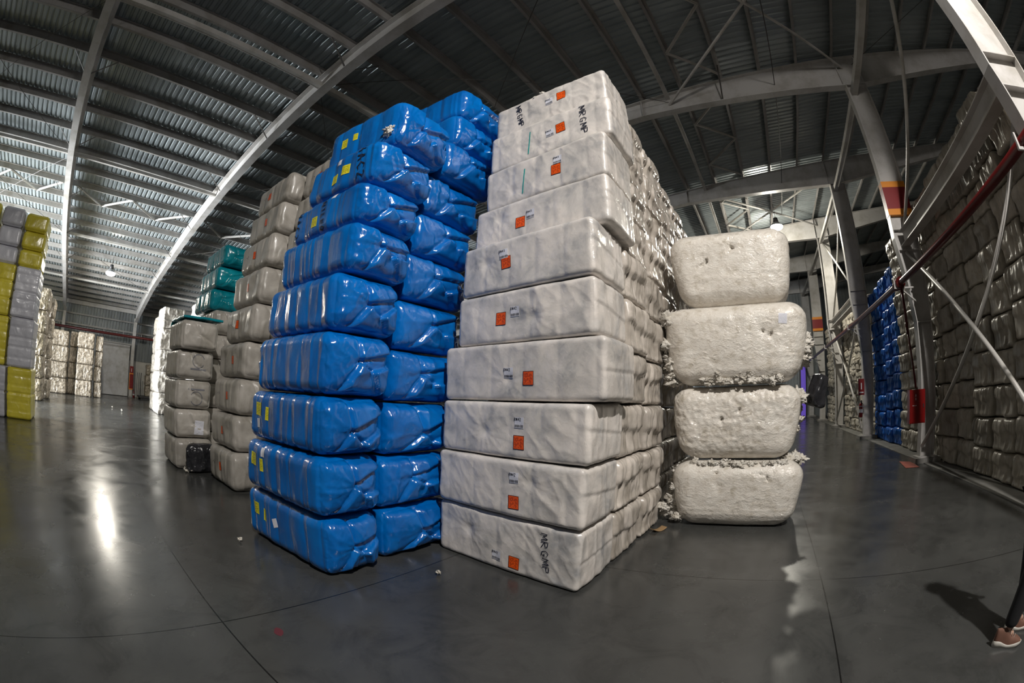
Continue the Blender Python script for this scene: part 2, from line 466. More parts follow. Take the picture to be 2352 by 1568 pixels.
# ---- steel frames
def bot(x):  # underside of the rafter
    top = ROOF(x) - .2
    pts = [(-34, .95), (-33.4, .95), (-26.5, .5), (-2.2, .55), (3.75, 1.02), (4.4, 1.02), (9.5, .55), (20, .55)]
    for (a, da), (c, dc) in zip(pts, pts[1:]):
        if x <= c: return top - (da + (dc - da) * (x - a) / (c - a))
    return top - .55
FN = ['first frame behind the camera', 'second', 'left foreground frame near the yellow bales', 'long bright frame crossing over the blue stack', 'frame ending at the column with the red cabinet', 'frame two bays down the right aisle', 'frame three bays down the right aisle', 'frame four bays down the right aisle', 'frame against the far wall']
for i, yf in enumerate(FR):
    if i == 0: continue
    t = empty('roof_rafter', (0, yf, 0))
    tag(t, {1: 'off-white steel rafter behind the camera', 2: 'off-white rafter rising at far left above the yellow bales', 3: 'long off-white rafter sweeping over the left aisle to the blue stack', 4: 'off-white haunched rafter over the first column of the right aisle', 5: 'off-white haunched rafter over the second column of the right aisle', 6: 'off-white rafter just behind the right aisle lamp', 7: 'off-white rafter over the fourth column of the right aisle', 8: 'off-white rafter against the far wall'}[i], 'rafter', 'steel roof rafters')
    xs = [-34, -33.4, -26.5, -2.2, 3.75, 4.4, 9.5, 20]
    top = [(x, 0, ROOF(x) - .21) for x in xs]
    bt = [(x, 0, bot(x)) for x in xs]
    b = MB()
    b.sweep([(x, 0, (a[2] + c[2]) / 2) for x, a, c in zip(xs, top, bt)], (0, 0, 1), [(a[2] - c[2]) / 2 - .01 for a, c in zip(top, bt)], (0, 1, 0), .008)
    b.build('web', M['steel'], t)
    b = MB(); b.sweep(bt, (0, 0, 1), .011, (0, 1, 0), .125); b.build('bottom_flange', M['steel'], t)
    b = MB(); b.sweep(top, (0, 0, 1), .011, (0, 1, 0), .125); b.build('top_flange', M['steel'], t)
    for x in (3.72, 4.42, -2.2, -26.5):
        b = MB(); b.box(x - .008, x + .008, -.11, .11, bot(x) + .01, ROOF(x) - .22); b.build('stiffener', M['steel'], t)
    # fly braces between bottom flange and purlins
    if i in (2, 3, 4):
        for q in range(-21, 1, 3):
            xp = .22 + 1.175 * q
            for s in (-1, 1):
                b = MB(); b.bar((xp - .12, s * .1, bot(xp) + .03), (xp, s * .75, ROOF(xp) - .22), .04, .012); b.build('fly_brace', M['rod'], t)
    # wall column at the left end
    t = empty('wall_column', (-33.75, yf, 0))
    tag(t, {3: 'off-white wall column with red sign beside the white sliding door', 2: 'off-white wall column behind the far left bales', }.get(i, 'off-white column on the left wall, ' + ['', 'behind the camera', '', '', 'first beyond the signed one', 'second beyond the signed one', 'third beyond the signed one', 'fourth beyond the signed one', 'in the far corner'][i]), 'column', 'columns of the left wall')
    b = MB(); b.sweep([(0, 0, .08), (0, 0, bot(-33.6) + .3)], (1, 0, 0), .16, (0, 1, 0), .008); b.sweep([(.17, 0, .08), (.17, 0, bot(-33.6) + .2)], (1, 0, 0), .01, (0, 1, 0), .12); b.sweep([(-.17, 0, .08), (-.17, 0, bot(-33.6) + .3)], (1, 0, 0), .01, (0, 1, 0), .12)
    b.build('shaft', M['steel'], t)
    b = MB(); b.box(-.3, .3, -.22, .22, 0, .09); b.build('plinth', M['plinth'], t)
    # aisle column
    t = empty('aisle_column', (4.2, yf, 0))
    tag(t, {1: 'steel column behind the camera', 2: 'steel column beside the camera', 3: 'bright white tapered column at the top right corner', 4: 'white tapered column carrying the red hose cabinet', 5: 'grey-shaded column just before the blue block, with extinguisher', 6: 'brightly lit white column beyond the extinguisher column', 7: 'white column with red band at the aisle end', 8: 'last column against the far wall'}[i], 'column', 'columns of the right aisle')
    zt = bot(4.05)
    st = [(.13, -.17), (3.0, -.2), (4.9, -.46), (zt, -.42)]
    b = MB()
    b.sweep([((xl + .2) / 2, 0, z) for z, xl in st], (1, 0, 0), [(.2 - xl) / 2 - .01 for z, xl in st], (0, 1, 0), .008)
    b.build('web', M['steel'], t)
    b = MB(); b.sweep([(xl, 0, z) for z, xl in st], (1, 0, 0), .011, (0, 1, 0), .125); b.build('flange', M['steel'], t)
    b = MB(); b.sweep([(.2, 0, .13), (.2, 0, zt)], (1, 0, 0), .011, (0, 1, 0), .125); b.build('flange', M['steel'], t)
    for z, xl in ((4.62, -.40), (5.1, -.45), (3.0, -.19), (zt - .03, -.41)):
        b = MB(); b.box(xl, .2, -.12, .12, z - .008, z + .008); b.build('stiffener', M['steel'], t)
    b = MB(); b.box(-.28, .3, -.19, .19, .11, .13); b.build('base_plate', M['steel'], t)
    b = MB(); b.box(-.36, .36, -.28, .28, 0, .11); b.build('plinth', M['plinth'], t)
    if i in (4, 7):
        b = MB()
        for z0, z1, mi in ((5.45, 5.6, 1), (5.6, 6.15, 0), (6.15, 6.3, 1)):
            xl = -.465 + .04 * (z0 - 4.9) / (zt - 4.9)
            b.box(xl - .014, .226, -.13, .13, z0, z1, mi)
        b.build('painted_band', [M['bandred'], M['bandorange']], t)

# ---- purlins: one long section each
q = -29
while .22 + 1.175 * q < 19.5:
    xp = .22 + 1.175 * q
    if xp > -34:
        z = ROOF(xp)
        b = MB()
        b.box(-.004, .004, -14.4, 34.1, -.2, 0)
        b.box(-.07, .004, -14.4, 34.1, -.206, -.198)
        b.box(-.07, -.064, -14.4, 34.1, -.2, -.175)
        b.box(-.004, .07, -14.4, 34.1, -.012, -.004)
        o = b.build('roof_purlin', M['purlin'], loc=(xp, 0, z - .002))
        side = 'right' if xp > 4 else ('middle' if xp > -8.1 else 'left')
        ref = {'right': 4.0, 'middle': -8.1, 'left': -34.0}[side]
        nn = round((xp - ref) / 1.175) + 1
        tag(o, f'grey roof purlin, number {nn} counted from ' + {'right': 'the aisle columns outward', 'middle': 'the long paired strut toward the aisle', 'left': 'the left wall inward'}[side], 'purlin', 'roof purlins')
    q += 1
# longitudinal struts under the rafters
for xs_, zz, ww, lb in ((3.95, 9.02, .16, 'boxed strut joining the aisle column heads'), (-1.42, ROOF(-1.42) - .32, .1, 'long tube strut above the white front stack'), (-8.1, ROOF(-8.1) - .42, .14, 'long paired strut above the blue stack'), (-14.9, ROOF(-14.9) - .4, .1, 'long strut over the middle of the left aisle'), (-21.7, ROOF(-21.7) - .38, .1, 'long strut over the far part of the left aisle'), (-28.4, ROOF(-28.4) - .38, .1, 'long strut near the left wall')):
    b = MB()
    b.box(-ww * .55, -ww * .35, -14, 34, -ww / 2, ww / 2); b.box(ww * .35, ww * .55, -14, 34, -ww / 2, ww / 2); b.box(-ww * .35, ww * .35, -14, 34, -ww * .45, -ww * .35)
    tag(b.build('roof_strut', M['brace'], loc=(xs_, 0, zz)), lb, 'strut', 'long struts under the roof')
# zigzag lattice between two purlins
for xa, xb, lb in ((.22 + 1.175 * -16, .22 + 1.175 * -15, 'left aisle'), (.22 - 1.175, .22, 'right of the white front stack')):
    for j in range(len(FR) - 1):
        ya, yb = FR[j], FR[j + 1]
        t = empty('lattice_brace', (0, 0, 0))
        for s in range(4):
            y0 = ya + .35 + (yb - ya - .7) * s / 4; y1 = ya + .35 + (yb - ya - .7) * (s + 1) / 4
            x0, x1 = (xb, xa) if s % 2 == 0 else (xa, xb)
            b = MB(); b.bar((x0, y0, ROOF(x0) - .23), (x1, y1, ROOF(x1) - .23), .09, .012); b.bar((x0, y0, ROOF(x0) - .21), (x1, y1, ROOF(x1) - .21), .012, .09)
            b.build('lattice_bar', M['brace'], t)
        tag(t, f'zigzag roof lattice {lb}, ' + ['behind the camera', 'at the far left', 'left of the long rafter', 'right of the long rafter', 'two bays past the long rafter', 'three bays past the long rafter', 'four bays past the long rafter', 'at the far wall'][j], 'lattice brace', 'zigzag lattices between purlins')
# thin X rods
def rods(x0, x1, y0, y1, lb, r=.008, dz=.46, mat='rod'):
    for (a, c, w_) in (((x0, y0), (x1, y1), 'rising toward the aisle away from camera'), ((x1, y0), (x0, y1), 'crossing the other way')):
        b = MB(); b.tube([(a[0], a[1], ROOF(a[0]) - dz), (c[0], c[1], ROOF(c[0]) - dz)], r, 6)
        tag(b.build('bracing_rod' if mat == 'rod' else 'bracing_tube', M[mat]), f'{lb}, {w_}', 'brace', 'roof wind bracing')
rods(-8.1, -1.42, 3.79, 9.85, 'thin roof rod above the blue stack')
rods(-14.9, -8.1, 3.79, 9.85, 'thin roof rod above the grey bales')
rods(-21.7, -14.9, 3.79, 9.85, 'thin roof rod past the teal bales')
rods(-14.9, -8.1, -8.34, -2.27, 'thin roof rod at the upper left')
rods(-21.7, -14.9, -8.34, -2.27, 'thin roof rod above the yellow bales')
rods(-28.4, -21.7, -2.27, 3.79, 'thin roof rod near the left wall')
rods(-1.42, 3.95, 3.79, 9.85, 'pale roof tube over the near right bay', .04, .55, 'brace')
rods(-1.42, 3.95, 15.9, 21.95, 'pale roof tube over the lamp bay', .04, .55, 'brace')
rods(4.3, 10.0, 3.79, 9.85, 'thin roof rod right of the columns')
b = MB(); b.tube([(1.62, 3.8, 9.5), (1.79, 19.0, 9.5)], .012, 6); tag(b.build('lamp_cable', M['rod']), 'thin dark cable running along the roof to the aisle lamp', 'cable')
# wall-plane bracing between aisle columns
for (ya, yb, lb) in ((3.79, 9.85, 'nearest braced bay of the right aisle'), (15.9, 21.95, 'lit braced bay down the right aisle')):
    t = empty('column_strut', (4.0, 0, 4.86)); tag(t, f'horizontal steel strut between column flanges, {lb}', 'strut', 'struts between the aisle columns')
    b = MB(); b.box(-.006, .006, ya + .13, yb - .13, -.15, .15); b.build('web', M['brace'], t)
    b = MB(); b.box(-.13, .13, ya + .13, yb - .13, .15, .17); b.build('top_flange', M['brace'], t)
    b = MB(); b.box(-.13, .13, ya + .13, yb - .13, -.17, -.15); b.build('bottom_flange', M['brace'], t)
    for (za, zb, nm) in ((9.0, 5.1, 'upper tube brace falling away from the camera'), (.35, 4.55, 'lower tube brace rising away from the camera'), (4.55, .35, 'lower tube brace falling away from the camera')) + (((5.1, 9.0, 'upper tube brace rising away from the camera'),) if ya > 10 else ()):
        b = MB(); dx = .06 if za > zb else 0
        b.tube([(4.0 + dx, ya + .1, za), (4.0 + dx, yb - .1, zb)], .045, 10)
        tag(b.build('wall_brace', M['brace'], smooth=True), f'{nm}, {lb}', 'brace')
# eave beam, girts and pipe at the left wall
for z, hh, lb, mm in ((5.98, .14, 'pale eave beam along the top of the left wall', 'steel'), (5.2, .05, 'upper girt of the left wall', 'purlin'), (4.5, .06, 'lower girt of the left wall', 'purlin')):
    b = MB(); b.box(-34.35, -34.2, -14.3, 34, z - hh, z + hh); tag(b.build('wall_girt', M[mm]), lb, 'girt')
p = empty('water_pipe', (-33.4, 0, 4.15)); tag(p, 'dark red pipe along the left wall above the sliding door', 'pipe')
b = MB(); b.tube([(0, -14, 0), (0, 33.5, 0)], .085, 12); b.build('pipe_run', M['redpipe'], p, True)
for yy in (-2.6, 1.2, 2.9, 4.4, 9.2):
    b = MB(); b.bar((-.55, yy, .3), (0, yy, -.08), .05, .05); b.build('bracket', M['steel'], p)
# right aisle red pipe
p = empty('fire_water_pipe', (3.62, 0, 3.85)); tag(p, 'dark red fire-water pipe running along the right aisle columns', 'pipe')
b = MB(); b.tube([(0, -13, 0), (0, 33.6, 0)], .075, 16); b.build('pipe_run', M['redpipe'], p, True)
for yy in (9.62,):
    b = MB(); b.tube([(0, yy - .04, 0), (0, yy + .04, 0)], .13, 16); b.tube([(0, yy + .12, 0), (0, yy + .2, 0)], .13, 16); b.tube([(0, yy + .3, 0), (0, yy + .36, 0)], .11, 16); b.build('coupling', M['redpipe'], p, True)
for yf in FR[2:8]:
    b = MB(); b.bar((.5, yf - .16, -.1), (-.16, yf - .16, -.1), .035, .035); b.bar((-.14, yf - .16, -.12), (-.14, yf - .16, .08), .03, .03); b.bar((.42, yf - .16, -.42), (.02, yf - .16, -.12), .03, .03); b.build('bracket', M['steel'], p)
b = MB(); b.tube([(0.02, 9.66, -.05), (0.06, 9.66, -1.1)], .035, 10); b.tube([(.06, 9.66, -1.1), (.2, 9.66, -2.25)], .025, 10); b.tube([(.05, 9.66, -.86), (.05, 9.66, -.96)], .045, 10); b.build('drop_pipe', M['redpipe'], p, True)
# hose cabinet
c = empty('hose_cabinet', (3.79, 9.56, .87)); tag(c, 'red fire hose cabinet on the first aisle column', 'cabinet')
b = MB(); b.box(-.21, .21, -.09, .09, 0, .70); b.build('body', M['redbox'], c)
b = MB(); b.box(-.195, .195, -.105, -.09, .015, .685); dd = b.build('door', M['redbox'], c)
b = MB(); b.box(.14, .16, -.125, -.105, .32, .40); b.build('handle', M['dark'], dd)
b = MB(); b.box(-.06, -.045, -.108, -.104, .55, .60); b.box(-.06, -.045, -.108, -.104, .48, .53)
for q in range(4): b.box(-.14 + q * .03, -.125 + q * .03, -.108, -.104, .36, .38)
b.build('lettering', M['white_plain'], dd)
b = MB(); b.add([(3.45, 9.2, .006), (3.79, 9.13, .006), (3.87, 9.97, .006), (3.6, 10.14, .006)], [(0, 1, 2, 3)]); b.add([(3.45, 9.2, 0), (3.79, 9.13, 0), (3.87, 9.97, 0), (3.6, 10.14, 0)], [(3, 2, 1, 0)])
tag(b.build('floor_marking', conc('faded_red_floor_paint', (.24, .05, .03, 1), (.34, .09, .06, 1), 8)), 'faded red painted square on the floor by the cabinet column', 'floor marking')
def extinguisher(x, y, z, label):
    t = empty('fire_extinguisher', (x, y, z)); tag(t, label, 'extinguisher', 'fire extinguishers')
    b = MB(); b.tube([(0, 0, 0), (0, 0, .02), (0, 0, .40), (0, 0, .46), (0, 0, .5)], [.06, .075, .075, .05, .025], 16); b.build('cylinder', M['redbox'], t, True)
    b = MB(); b.box(-.02, .02, -.09, .05, .5, .54); b.bar((0, -.02, .53), (0, -.12, .58), .03, .012); b.build('valve', M['dark'], t)
    b = MB(); b.tube([(.03, 0, .5), (.1, -.02, .42), (.1, -.03, .2), (.085, -.03, .1)], .012, 8); b.build('hose', M['dark'], t, True)
    b = MB(); b.box(-.1, .1, -.09, .09, .36, .385); b.build('wall_bracket', M['galv'], t)
    b = MB(); b.tube([(0, 0, .16), (0, 0, .28)], .0765, 16, cap=False); b.build('instruction_label', M['white_plain'], t, True)
def fire_sign(x, y, z, w_, h_, label, face='y'):
    t = empty('fire_sign', (x, y, z)); tag(t, label, 'sign', 'fire point signs')
    rot = 0 if face == 'y' else math.pi / 2
    t.rotation_euler = (0, 0, rot)
    b = MB(); b.box(-w_ / 2, w_ / 2, -.006, .006, 0, h_); b.build('plate', M['redbox'], t)
    b = MB(); b.tube([(0, -.009, h_ * .35), (0, -.009, h_ * .75)], .025, 8); b.box(-w_ * .35, w_ * .35, -.009, -.0065, h_ * .12, h_ * .2); b.build('pictogram', M['white_plain'], t)
extinguisher(3.86, 15.66, .75, 'red extinguisher hanging on the column before the blue block')
fire_sign(3.9, 15.72, 1.5, .24, .55, 'red fire sign above the extinguisher before the blue block')
extinguisher(3.9, 27.7, .9, 'small red extinguisher on the fourth aisle column')
extinguisher(-33.44, 4.03, .0, 'extinguisher standing beside the white sliding door')
fire_sign(-33.55, 3.79, 1.55, .3, .6, 'red extinguisher sign on the left wall column', 'x')
b = MB(); b.box(-.01, .01, -.17, .17, 0, 1.0); b.box(.011, .013, -.17, -.13, 0, 1.0, 1)
b.box(-.012, .012, -.17, .17, 1.0, 1.07, 1); b.box(-.012, .012, -.17, .17, -.07, 0, 1)
tag(b.build('column_guard', [M['redbox'], M['bandorange']], loc=(-33.54, 3.79, .6)), 'red and orange warning plate low on the left wall column', 'plate')

high_bay(*LAMPS[1][:3], LAMPS[1][3], LAMPS[1][4], 'glowing high-bay lamp above the right aisle', ROOF(1.43) - .2, spill=1.3)
high_bay(*LAMPS[2][:3], LAMPS[2][3], LAMPS[2][4], 'glowing high-bay lamp over the far end of the left aisle', ROOF(-24) - .2, spill=.45)
high_bay(*LAMPS[0][:3], LAMPS[0][3], LAMPS[0][4], 'high-bay lamp above and behind the camera', ROOF(2.9) - .2)
t = empty('added_door', (ADDED_DOCK[0], -14.2, 0)); tag(t, 'unseen loading door added to light the roof, behind the yellow bales', kind='structure')
b = MB(); b.box(-3.2, 3.2, -.05, -.02, .02, 4.9); b.build('added_glow_panel', plain('daylight', (.8, .8, .8, 1), .5, 0, (.92, .96, 1, 1), 6), t)  # glowing panel added in the unseen doorway
b = MB(); b.box(-3.4, -3.2, -.1, .08, 0, 5.1); b.box(3.2, 3.4, -.1, .08, 0, 5.1); b.box(-3.4, 3.4, -.1, .08, 4.9, 5.1); b.build('door_frame', M['dark'], t)
lightat('added_door_light', ADDED_DOCK[:3], ADDED_DOCK[3], (.93, .97, 1), typ='AREA', rot=(math.radians(90), 0, 0), shape='RECTANGLE', size=6.4, size_y=4.8, spread=math.radians(88))  # added area light for the roof, rafters and glaring stack

# ------------------------------------------------------------------ bales
def _h(ix, iy, iz, seed):
    n = (ix * 374761393 + iy * 668265263 + iz * 2147483647 + seed * 974634777) & 0xffffffff
    n = ((n ^ (n >> 13)) * 1274126177) & 0xffffffff
    n = n ^ (n >> 16)
    return (n & 0xffff) / 65535.0
def vnoise(P, seed):
    P = P + 100.0
    i = np.floor(P).astype(np.int64); f = P - i
    f = f * f * (3 - 2 * f)
    r = 0
    for dx in (0, 1):
        wx = f[:, 0] if dx else 1 - f[:, 0]
        for dy in (0, 1):
            wy = f[:, 1] if dy else 1 - f[:, 1]
            for dz in (0, 1):
                wz = f[:, 2] if dz else 1 - f[:, 2]
                r = r + wx * wy * wz * _h(i[:, 0] + dx, i[:, 1] + dy, i[:, 2] + dz, seed)
    return r * 2 - 1
def fbm(P, seed, o=3, g=.5):
    r = 0; a = 1
    for k in range(o):
        r = r + a * vnoise(P * 2 ** k, seed + 17 * k); a *= g
    return r
def ridge(P, seed, pw=2.0):
    return (1 - np.abs(vnoise(P, seed))) ** pw

_grid = {}
def grid(nx, ny, nz):
    key = (nx, ny, nz)
    if key in _grid: return _grid[key]
    ns = (nx, ny, nz); P = []; Fq = []; base = 0
    for ax in range(3):
        u, v = [(1, 2), (2, 0), (0, 1)][ax]
        for s in (-1, 1):
            a = np.linspace(-1, 1, ns[u] + 1); c = np.linspace(-1, 1, ns[v] + 1)
            A, C = np.meshgrid(a, c, indexing='ij')
            Q = np.zeros((A.size, 3)); Q[:, u] = A.ravel(); Q[:, v] = C.ravel(); Q[:, ax] = s
            idx = np.arange(A.size).reshape(A.shape) + base
            q = np.stack([idx[:-1, :-1], idx[1:, :-1], idx[1:, 1:], idx[:-1, 1:]], -1).reshape(-1, 4)
            if s < 0: q = q[:, ::-1]
            P.append(Q); Fq.append(q); base += A.size
    P = np.concatenate(P); Fq = np.concatenate(Fq)
    key_ = np.round(P * 1e5).astype(np.int64)
    _, first, inv = np.unique(key_, axis=0, return_index=True, return_inverse=True)
    inv = inv.ravel()
    _grid[key] = (P[first], inv[Fq])
    return _grid[key]

def ss(x, a, b):
    t = np.clip((x - a) / (b - a), 0, 1)
    return t * t * (3 - 2 * t)
def fold(a, b, p0, p1, depth, wid, step=0.0):
    """crease from p0 to p1 in the (a,b) plane: valley of given depth plus a step on one side"""
    dx, dy = p1[0] - p0[0], p1[1] - p0[1]
    L = math.hypot(dx, dy); dx /= L; dy /= L
    t = (a - p0[0]) * dx + (b - p0[1]) * dy
    d = -(a - p0[0]) * dy + (b - p0[1]) * dx
    along = ss(t, -.08, .06) * (1 - ss(t, L - .06, L + .1))
    return along * (-depth * np.exp(-(d / wid) ** 2) + step * np.exp(-np.abs(d) / .25) * np.tanh(d / (wid * .8)))

def bale_mesh(name, L, W, H, r, cell, seed, style, mat, quad=None, ribs=6, rx=None, flip=False):
    """L along x, W along y, H up; origin at the bottom centre"""
    rs = np.random.RandomState(seed)
    S, Fq = grid(max(6, int(L / cell)), max(6, int(W / cell)), max(6, int(H / cell)))
    half = np.array([L / 2, W / 2, H / 2])
    P = S * half
    rr = np.array([min(rx or r, L / 2.1), min(r, W / 2.1), min(r, H / 2.1)])
    q = np.clip(P, -(half - rr), half - rr)
    d = (P - q) / rr
    nn = np.linalg.norm(d, axis=1, keepdims=True)
    nrm = d / np.maximum(nn, 1e-9)
    P = q + nrm * rr
    N_ = nrm.copy()
    a = S[:, 1]; b = S[:, 2]; x = S[:, 0]
    ex = np.abs(N_[:, 0]); ey = np.abs(N_[:, 1]); ez = np.abs(N_[:, 2])
    disp = np.zeros(len(P))
    o3 = rs.rand(3) * 50
    PN = P + o3
    if style == 'blue':
        side = 1 - ex ** 2
        ph = rs.rand() * .5
        rib = np.abs(np.sin(math.pi * ((x * .5 + .5) * ribs + ph + .08 * vnoise(PN * np.array([1, 2, 2]), seed))))
        disp += side * (.018 * (rib ** .6 - 1))
        disp += side * .009 * ridge(PN * np.array([13, 3, 1.6]), seed + 3, 4) - side * .003
        disp += .016 * fbm(PN * 2.2, seed + 5, 2)
        end = ex ** 1.5
        disp += end * .07 * (1 - a ** 2) * (1 - b ** 2)
        sg = np.where(x > 0, 1, -1)
        aa = a * sg
        c = (-.12 + .25 * (rs.rand() - .5), .0 + .4 * (rs.rand() - .5))
        c2 = (c[0] + .35, c[1] - .3 - .2 * rs.rand())
        st = .028
        disp += end * (fold(aa, b, (-.35 + .25 * rs.rand(), 1.0), c, .05, .06, -st)
                       + fold(aa, b, c, (-.55, -.95), .028, .05, st)
                       + fold(aa, b, c, (.95, .75 - .5 * rs.rand()), .02, .04, st)
                       + fold(aa, b, c, c2, .045, .05, -st)
                       + fold(aa, b, c2, (.98, -.2 + .5 * rs.rand()), .02, .035, -st)
                       + fold(aa, b, c2, (.6, -1), .02, .04, st))
        ang = np.arctan2(b - c[1], aa - c[0]); rad = np.hypot(b - c[1], aa - c[0])
        rdg = (1 - np.abs(np.sin(ang * 5.5 + seed + 1.2 * vnoise(PN * 3, seed + 8)))) ** 3
        disp += end * .016 * rdg * np.exp(-rad / .5) * ss(rad, .03, .2)
        ang2 = np.arctan2(b, aa + .75)
        disp += end * .007 * (1 - np.abs(np.sin(ang2 * 14 + seed))) ** 2 * ss(-aa, .2, .6)
        disp += end * (.016 * (ridge(PN * np.array([4, 5, 5]), seed + 9, 3) - .4) + .008 * (ridge((PN + .6 * PN[:, [0, 2, 1]]) * np.array([6, 13, 5]), seed + 19, 4) - .3))
    elif style == 'white':
        disp += .010 * fbm(PN * np.array([3.5, 3.5, 3.5]), seed, 3) - .004
        disp += (.005 * (ridge((PN + PN[:, [2, 0, 1]] * .7) * np.array([3.5, 3.5, 2.2]), seed + 3, 4) - .3) + .006 * (ridge((PN + PN[:, [2, 0, 1]] * .9) * np.array([7, 5, 4]), seed + 13, 4) - .3) * ss(vnoise(PN * 2, seed + 23), -.2, .5)) * (ey > .4)
        cx = (rs.rand() - .5) * 1.2; cz = (rs.rand() - .5) * .8
        rad = np.hypot((x - cx) * L / H, b - cz); ang = np.arctan2(b - cz, (x - cx) * L / H)
        disp += ey * .010 * (1 - np.abs(np.sin(ang * 6 + seed))) ** 3 * np.exp(-rad / .7) * ss(rad, .1, .35)
        disp -= ey * .02 * np.exp(-(rad / .22) ** 2)
        rib = np.abs(np.sin(math.pi * (x * .5 + .5) * 5 + seed))
        disp -= (1 - ex ** 2) * .006 * (1 - rib) ** 3
        disp += ex * (.010 * (ridge(PN * np.array([3, 10, 2.2]), seed + 4, 2) - .5) + .01 * (1 - a * a))
        disp += ex * fold(a, b, (-1, -.1 + .3 * rs.rand()), (1, -.2 + .3 * rs.rand()), .006, .05, .005)
    elif style in ('side', 'wall'):
        k = 1.0 if style == 'side' else 1.5
        disp += k * .02 * fbm(PN * 3, seed, 3) - .01
        zl = -.05 + .4 * (rs.rand() - .5) + .18 * vnoise(PN * np.array([1, 4, 0]), seed + 2)
        disp += ex * (.020 * np.tanh((b - zl) / .07) * ss(1 - np.abs(b), 0, .4))
        disp += ex * k * .030 * (ridge(PN * np.array([2, 9, 1.5]), seed + 4, 2) - .5) * (1 - .5 * np.abs(b))
        disp += ex * k * .014 * (ridge(PN * np.array([4, 22, 4]), seed + 6, 2) - .5)
        disp += ex * (fold(a, b, (rs.rand() - .5, 1), (rs.rand() * 1.6 - .8, -1), .03, .06, .03 * (rs.rand() - .3)))
        disp += ex * .02 * (1 - a * a)
        disp += (1 - ex) * .008 * (ridge(PN * np.array([5, 2, 2]), seed + 7, 3) - .3)
    elif style == 'band':   # strapped, long side toward -y
        rib = np.abs(np.sin(math.pi * (x * .5 + .5) * ribs))
        disp += (1 - ex ** 2) * .02 * (rib ** .5 - 1)
        disp += .018 * fbm(PN * 3, seed, 3) + .01 * (ridge(PN * np.array([6, 3, 2]), seed + 3, 3) - .4)
        disp += ex * (.03 * (1 - a * a) * (1 - b * b) + .02 * (ridge(PN * np.array([2, 8, 3]), seed + 4, 2) - .5))
        disp += ex * (fold(a, b, (-.3, 1), (0, 0), .03, .06, .02) + fold(a, b, (0, 0), (.9, -.6), .02, .06, -.02))
    elif style == 'silver':
        disp += .03 * fbm(PN * 3, seed, 2) - .01
        disp += .045 * (ridge(PN * np.array([5, 5, 4]), seed + 3, 2) - .5)
        disp += .02 * (ridge(PN * 11, seed + 4, 2) - .5)
    elif style == 'slab':
        rib = np.abs(np.sin(math.pi * (b * .5 + .5) * ribs))
        disp -= (1 - ez ** 2) * .05 * (1 - rib) ** 8
        disp += .012 * fbm(PN * 4, seed, 2)
    elif style == 'cotton':
        disp += .022 * fbm(PN * 1.6, seed, 2) + .006 * fbm(PN * 7, seed + 2, 3)
        mask = ss(vnoise(PN * 1.3, seed + 5), .15, .45)
        disp += mask * (.007 * (ridge(PN * 14, seed + 6, 2) - .6) + .008 * fbm(PN * 24, seed + 8, 2)) - mask * .006
        disp += ey * .015 * (1 - x ** 2) * (1 - b ** 2)
        for _ in range(2):
            cx = (rs.rand() - .5) * 1.0; cz = .1 + rs.rand() * .6
            wx = x + .12 * vnoise(PN * 5, seed + 9) + .06 * vnoise(PN * 13, seed + 10); wz = b + .25 * vnoise(PN * 6, seed + 11)
            rad = np.hypot((wx - cx) * L / H * 1.6, (wz - cz) * .9)
            disp -= ey * (.065 * (1 - ss(rad, .03, .10)) + .012 * (1 - ss(rad, .1, .4)) * ridge(PN * 20, seed + 12, 1))
        disp += .006 * (ridge(PN * np.array([1.5, 1.5, 14]), seed + 7, 4) - .2) * ey * ss(-b, -.3, .5)
    # flatten the faces that are stacked on
    disp = disp * (1 - .75 * ez ** 2) - .004
    P = P + N_ * disp[:, None]
    P[:, 2] = np.clip(P[:, 2], -half[2], half[2] + .004) + half[2]
    zn = P[:, 2] / H
    if style == 'cotton':
        P[:, 0] *= 1 - .17 * np.clip(1 - zn, 0, 1) ** 2.6 - .05 * np.clip(zn - .75, 0, 1)
        P[:, 1] *= 1 - .10 * np.clip(1 - zn, 0, 1) ** 2.6
    if quad:
        u = P[:, 0] / L + .5; v = P[:, 1] / W + .5
        FL, FR_, BR, BL = [np.array(t) for t in quad]
        X = ((1 - u) * (1 - v))[:, None] * FL + (u * (1 - v))[:, None] * FR_ + (u * v)[:, None] * BR + ((1 - u) * v)[:, None] * BL
        P[:, :2] = X
    me = npmesh(name, P, Fq)
    me.materials.append(mat)
    return me, P, Fq

class Surf:
    """project flat patches onto a bale's own front"""
    def __init__(s, P, Fq):
        s.t = BVHTree.FromPolygons([tuple(p) for p in P], [tuple(int(i) for i in f) for f in Fq])
    def at(s, p, d, off):
        h = s.t.ray_cast(Vector(p) - Vector(d) * 2, Vector(d))
        if h[0] is None: return Vector(p)
        return h[0] - Vector(d) * off

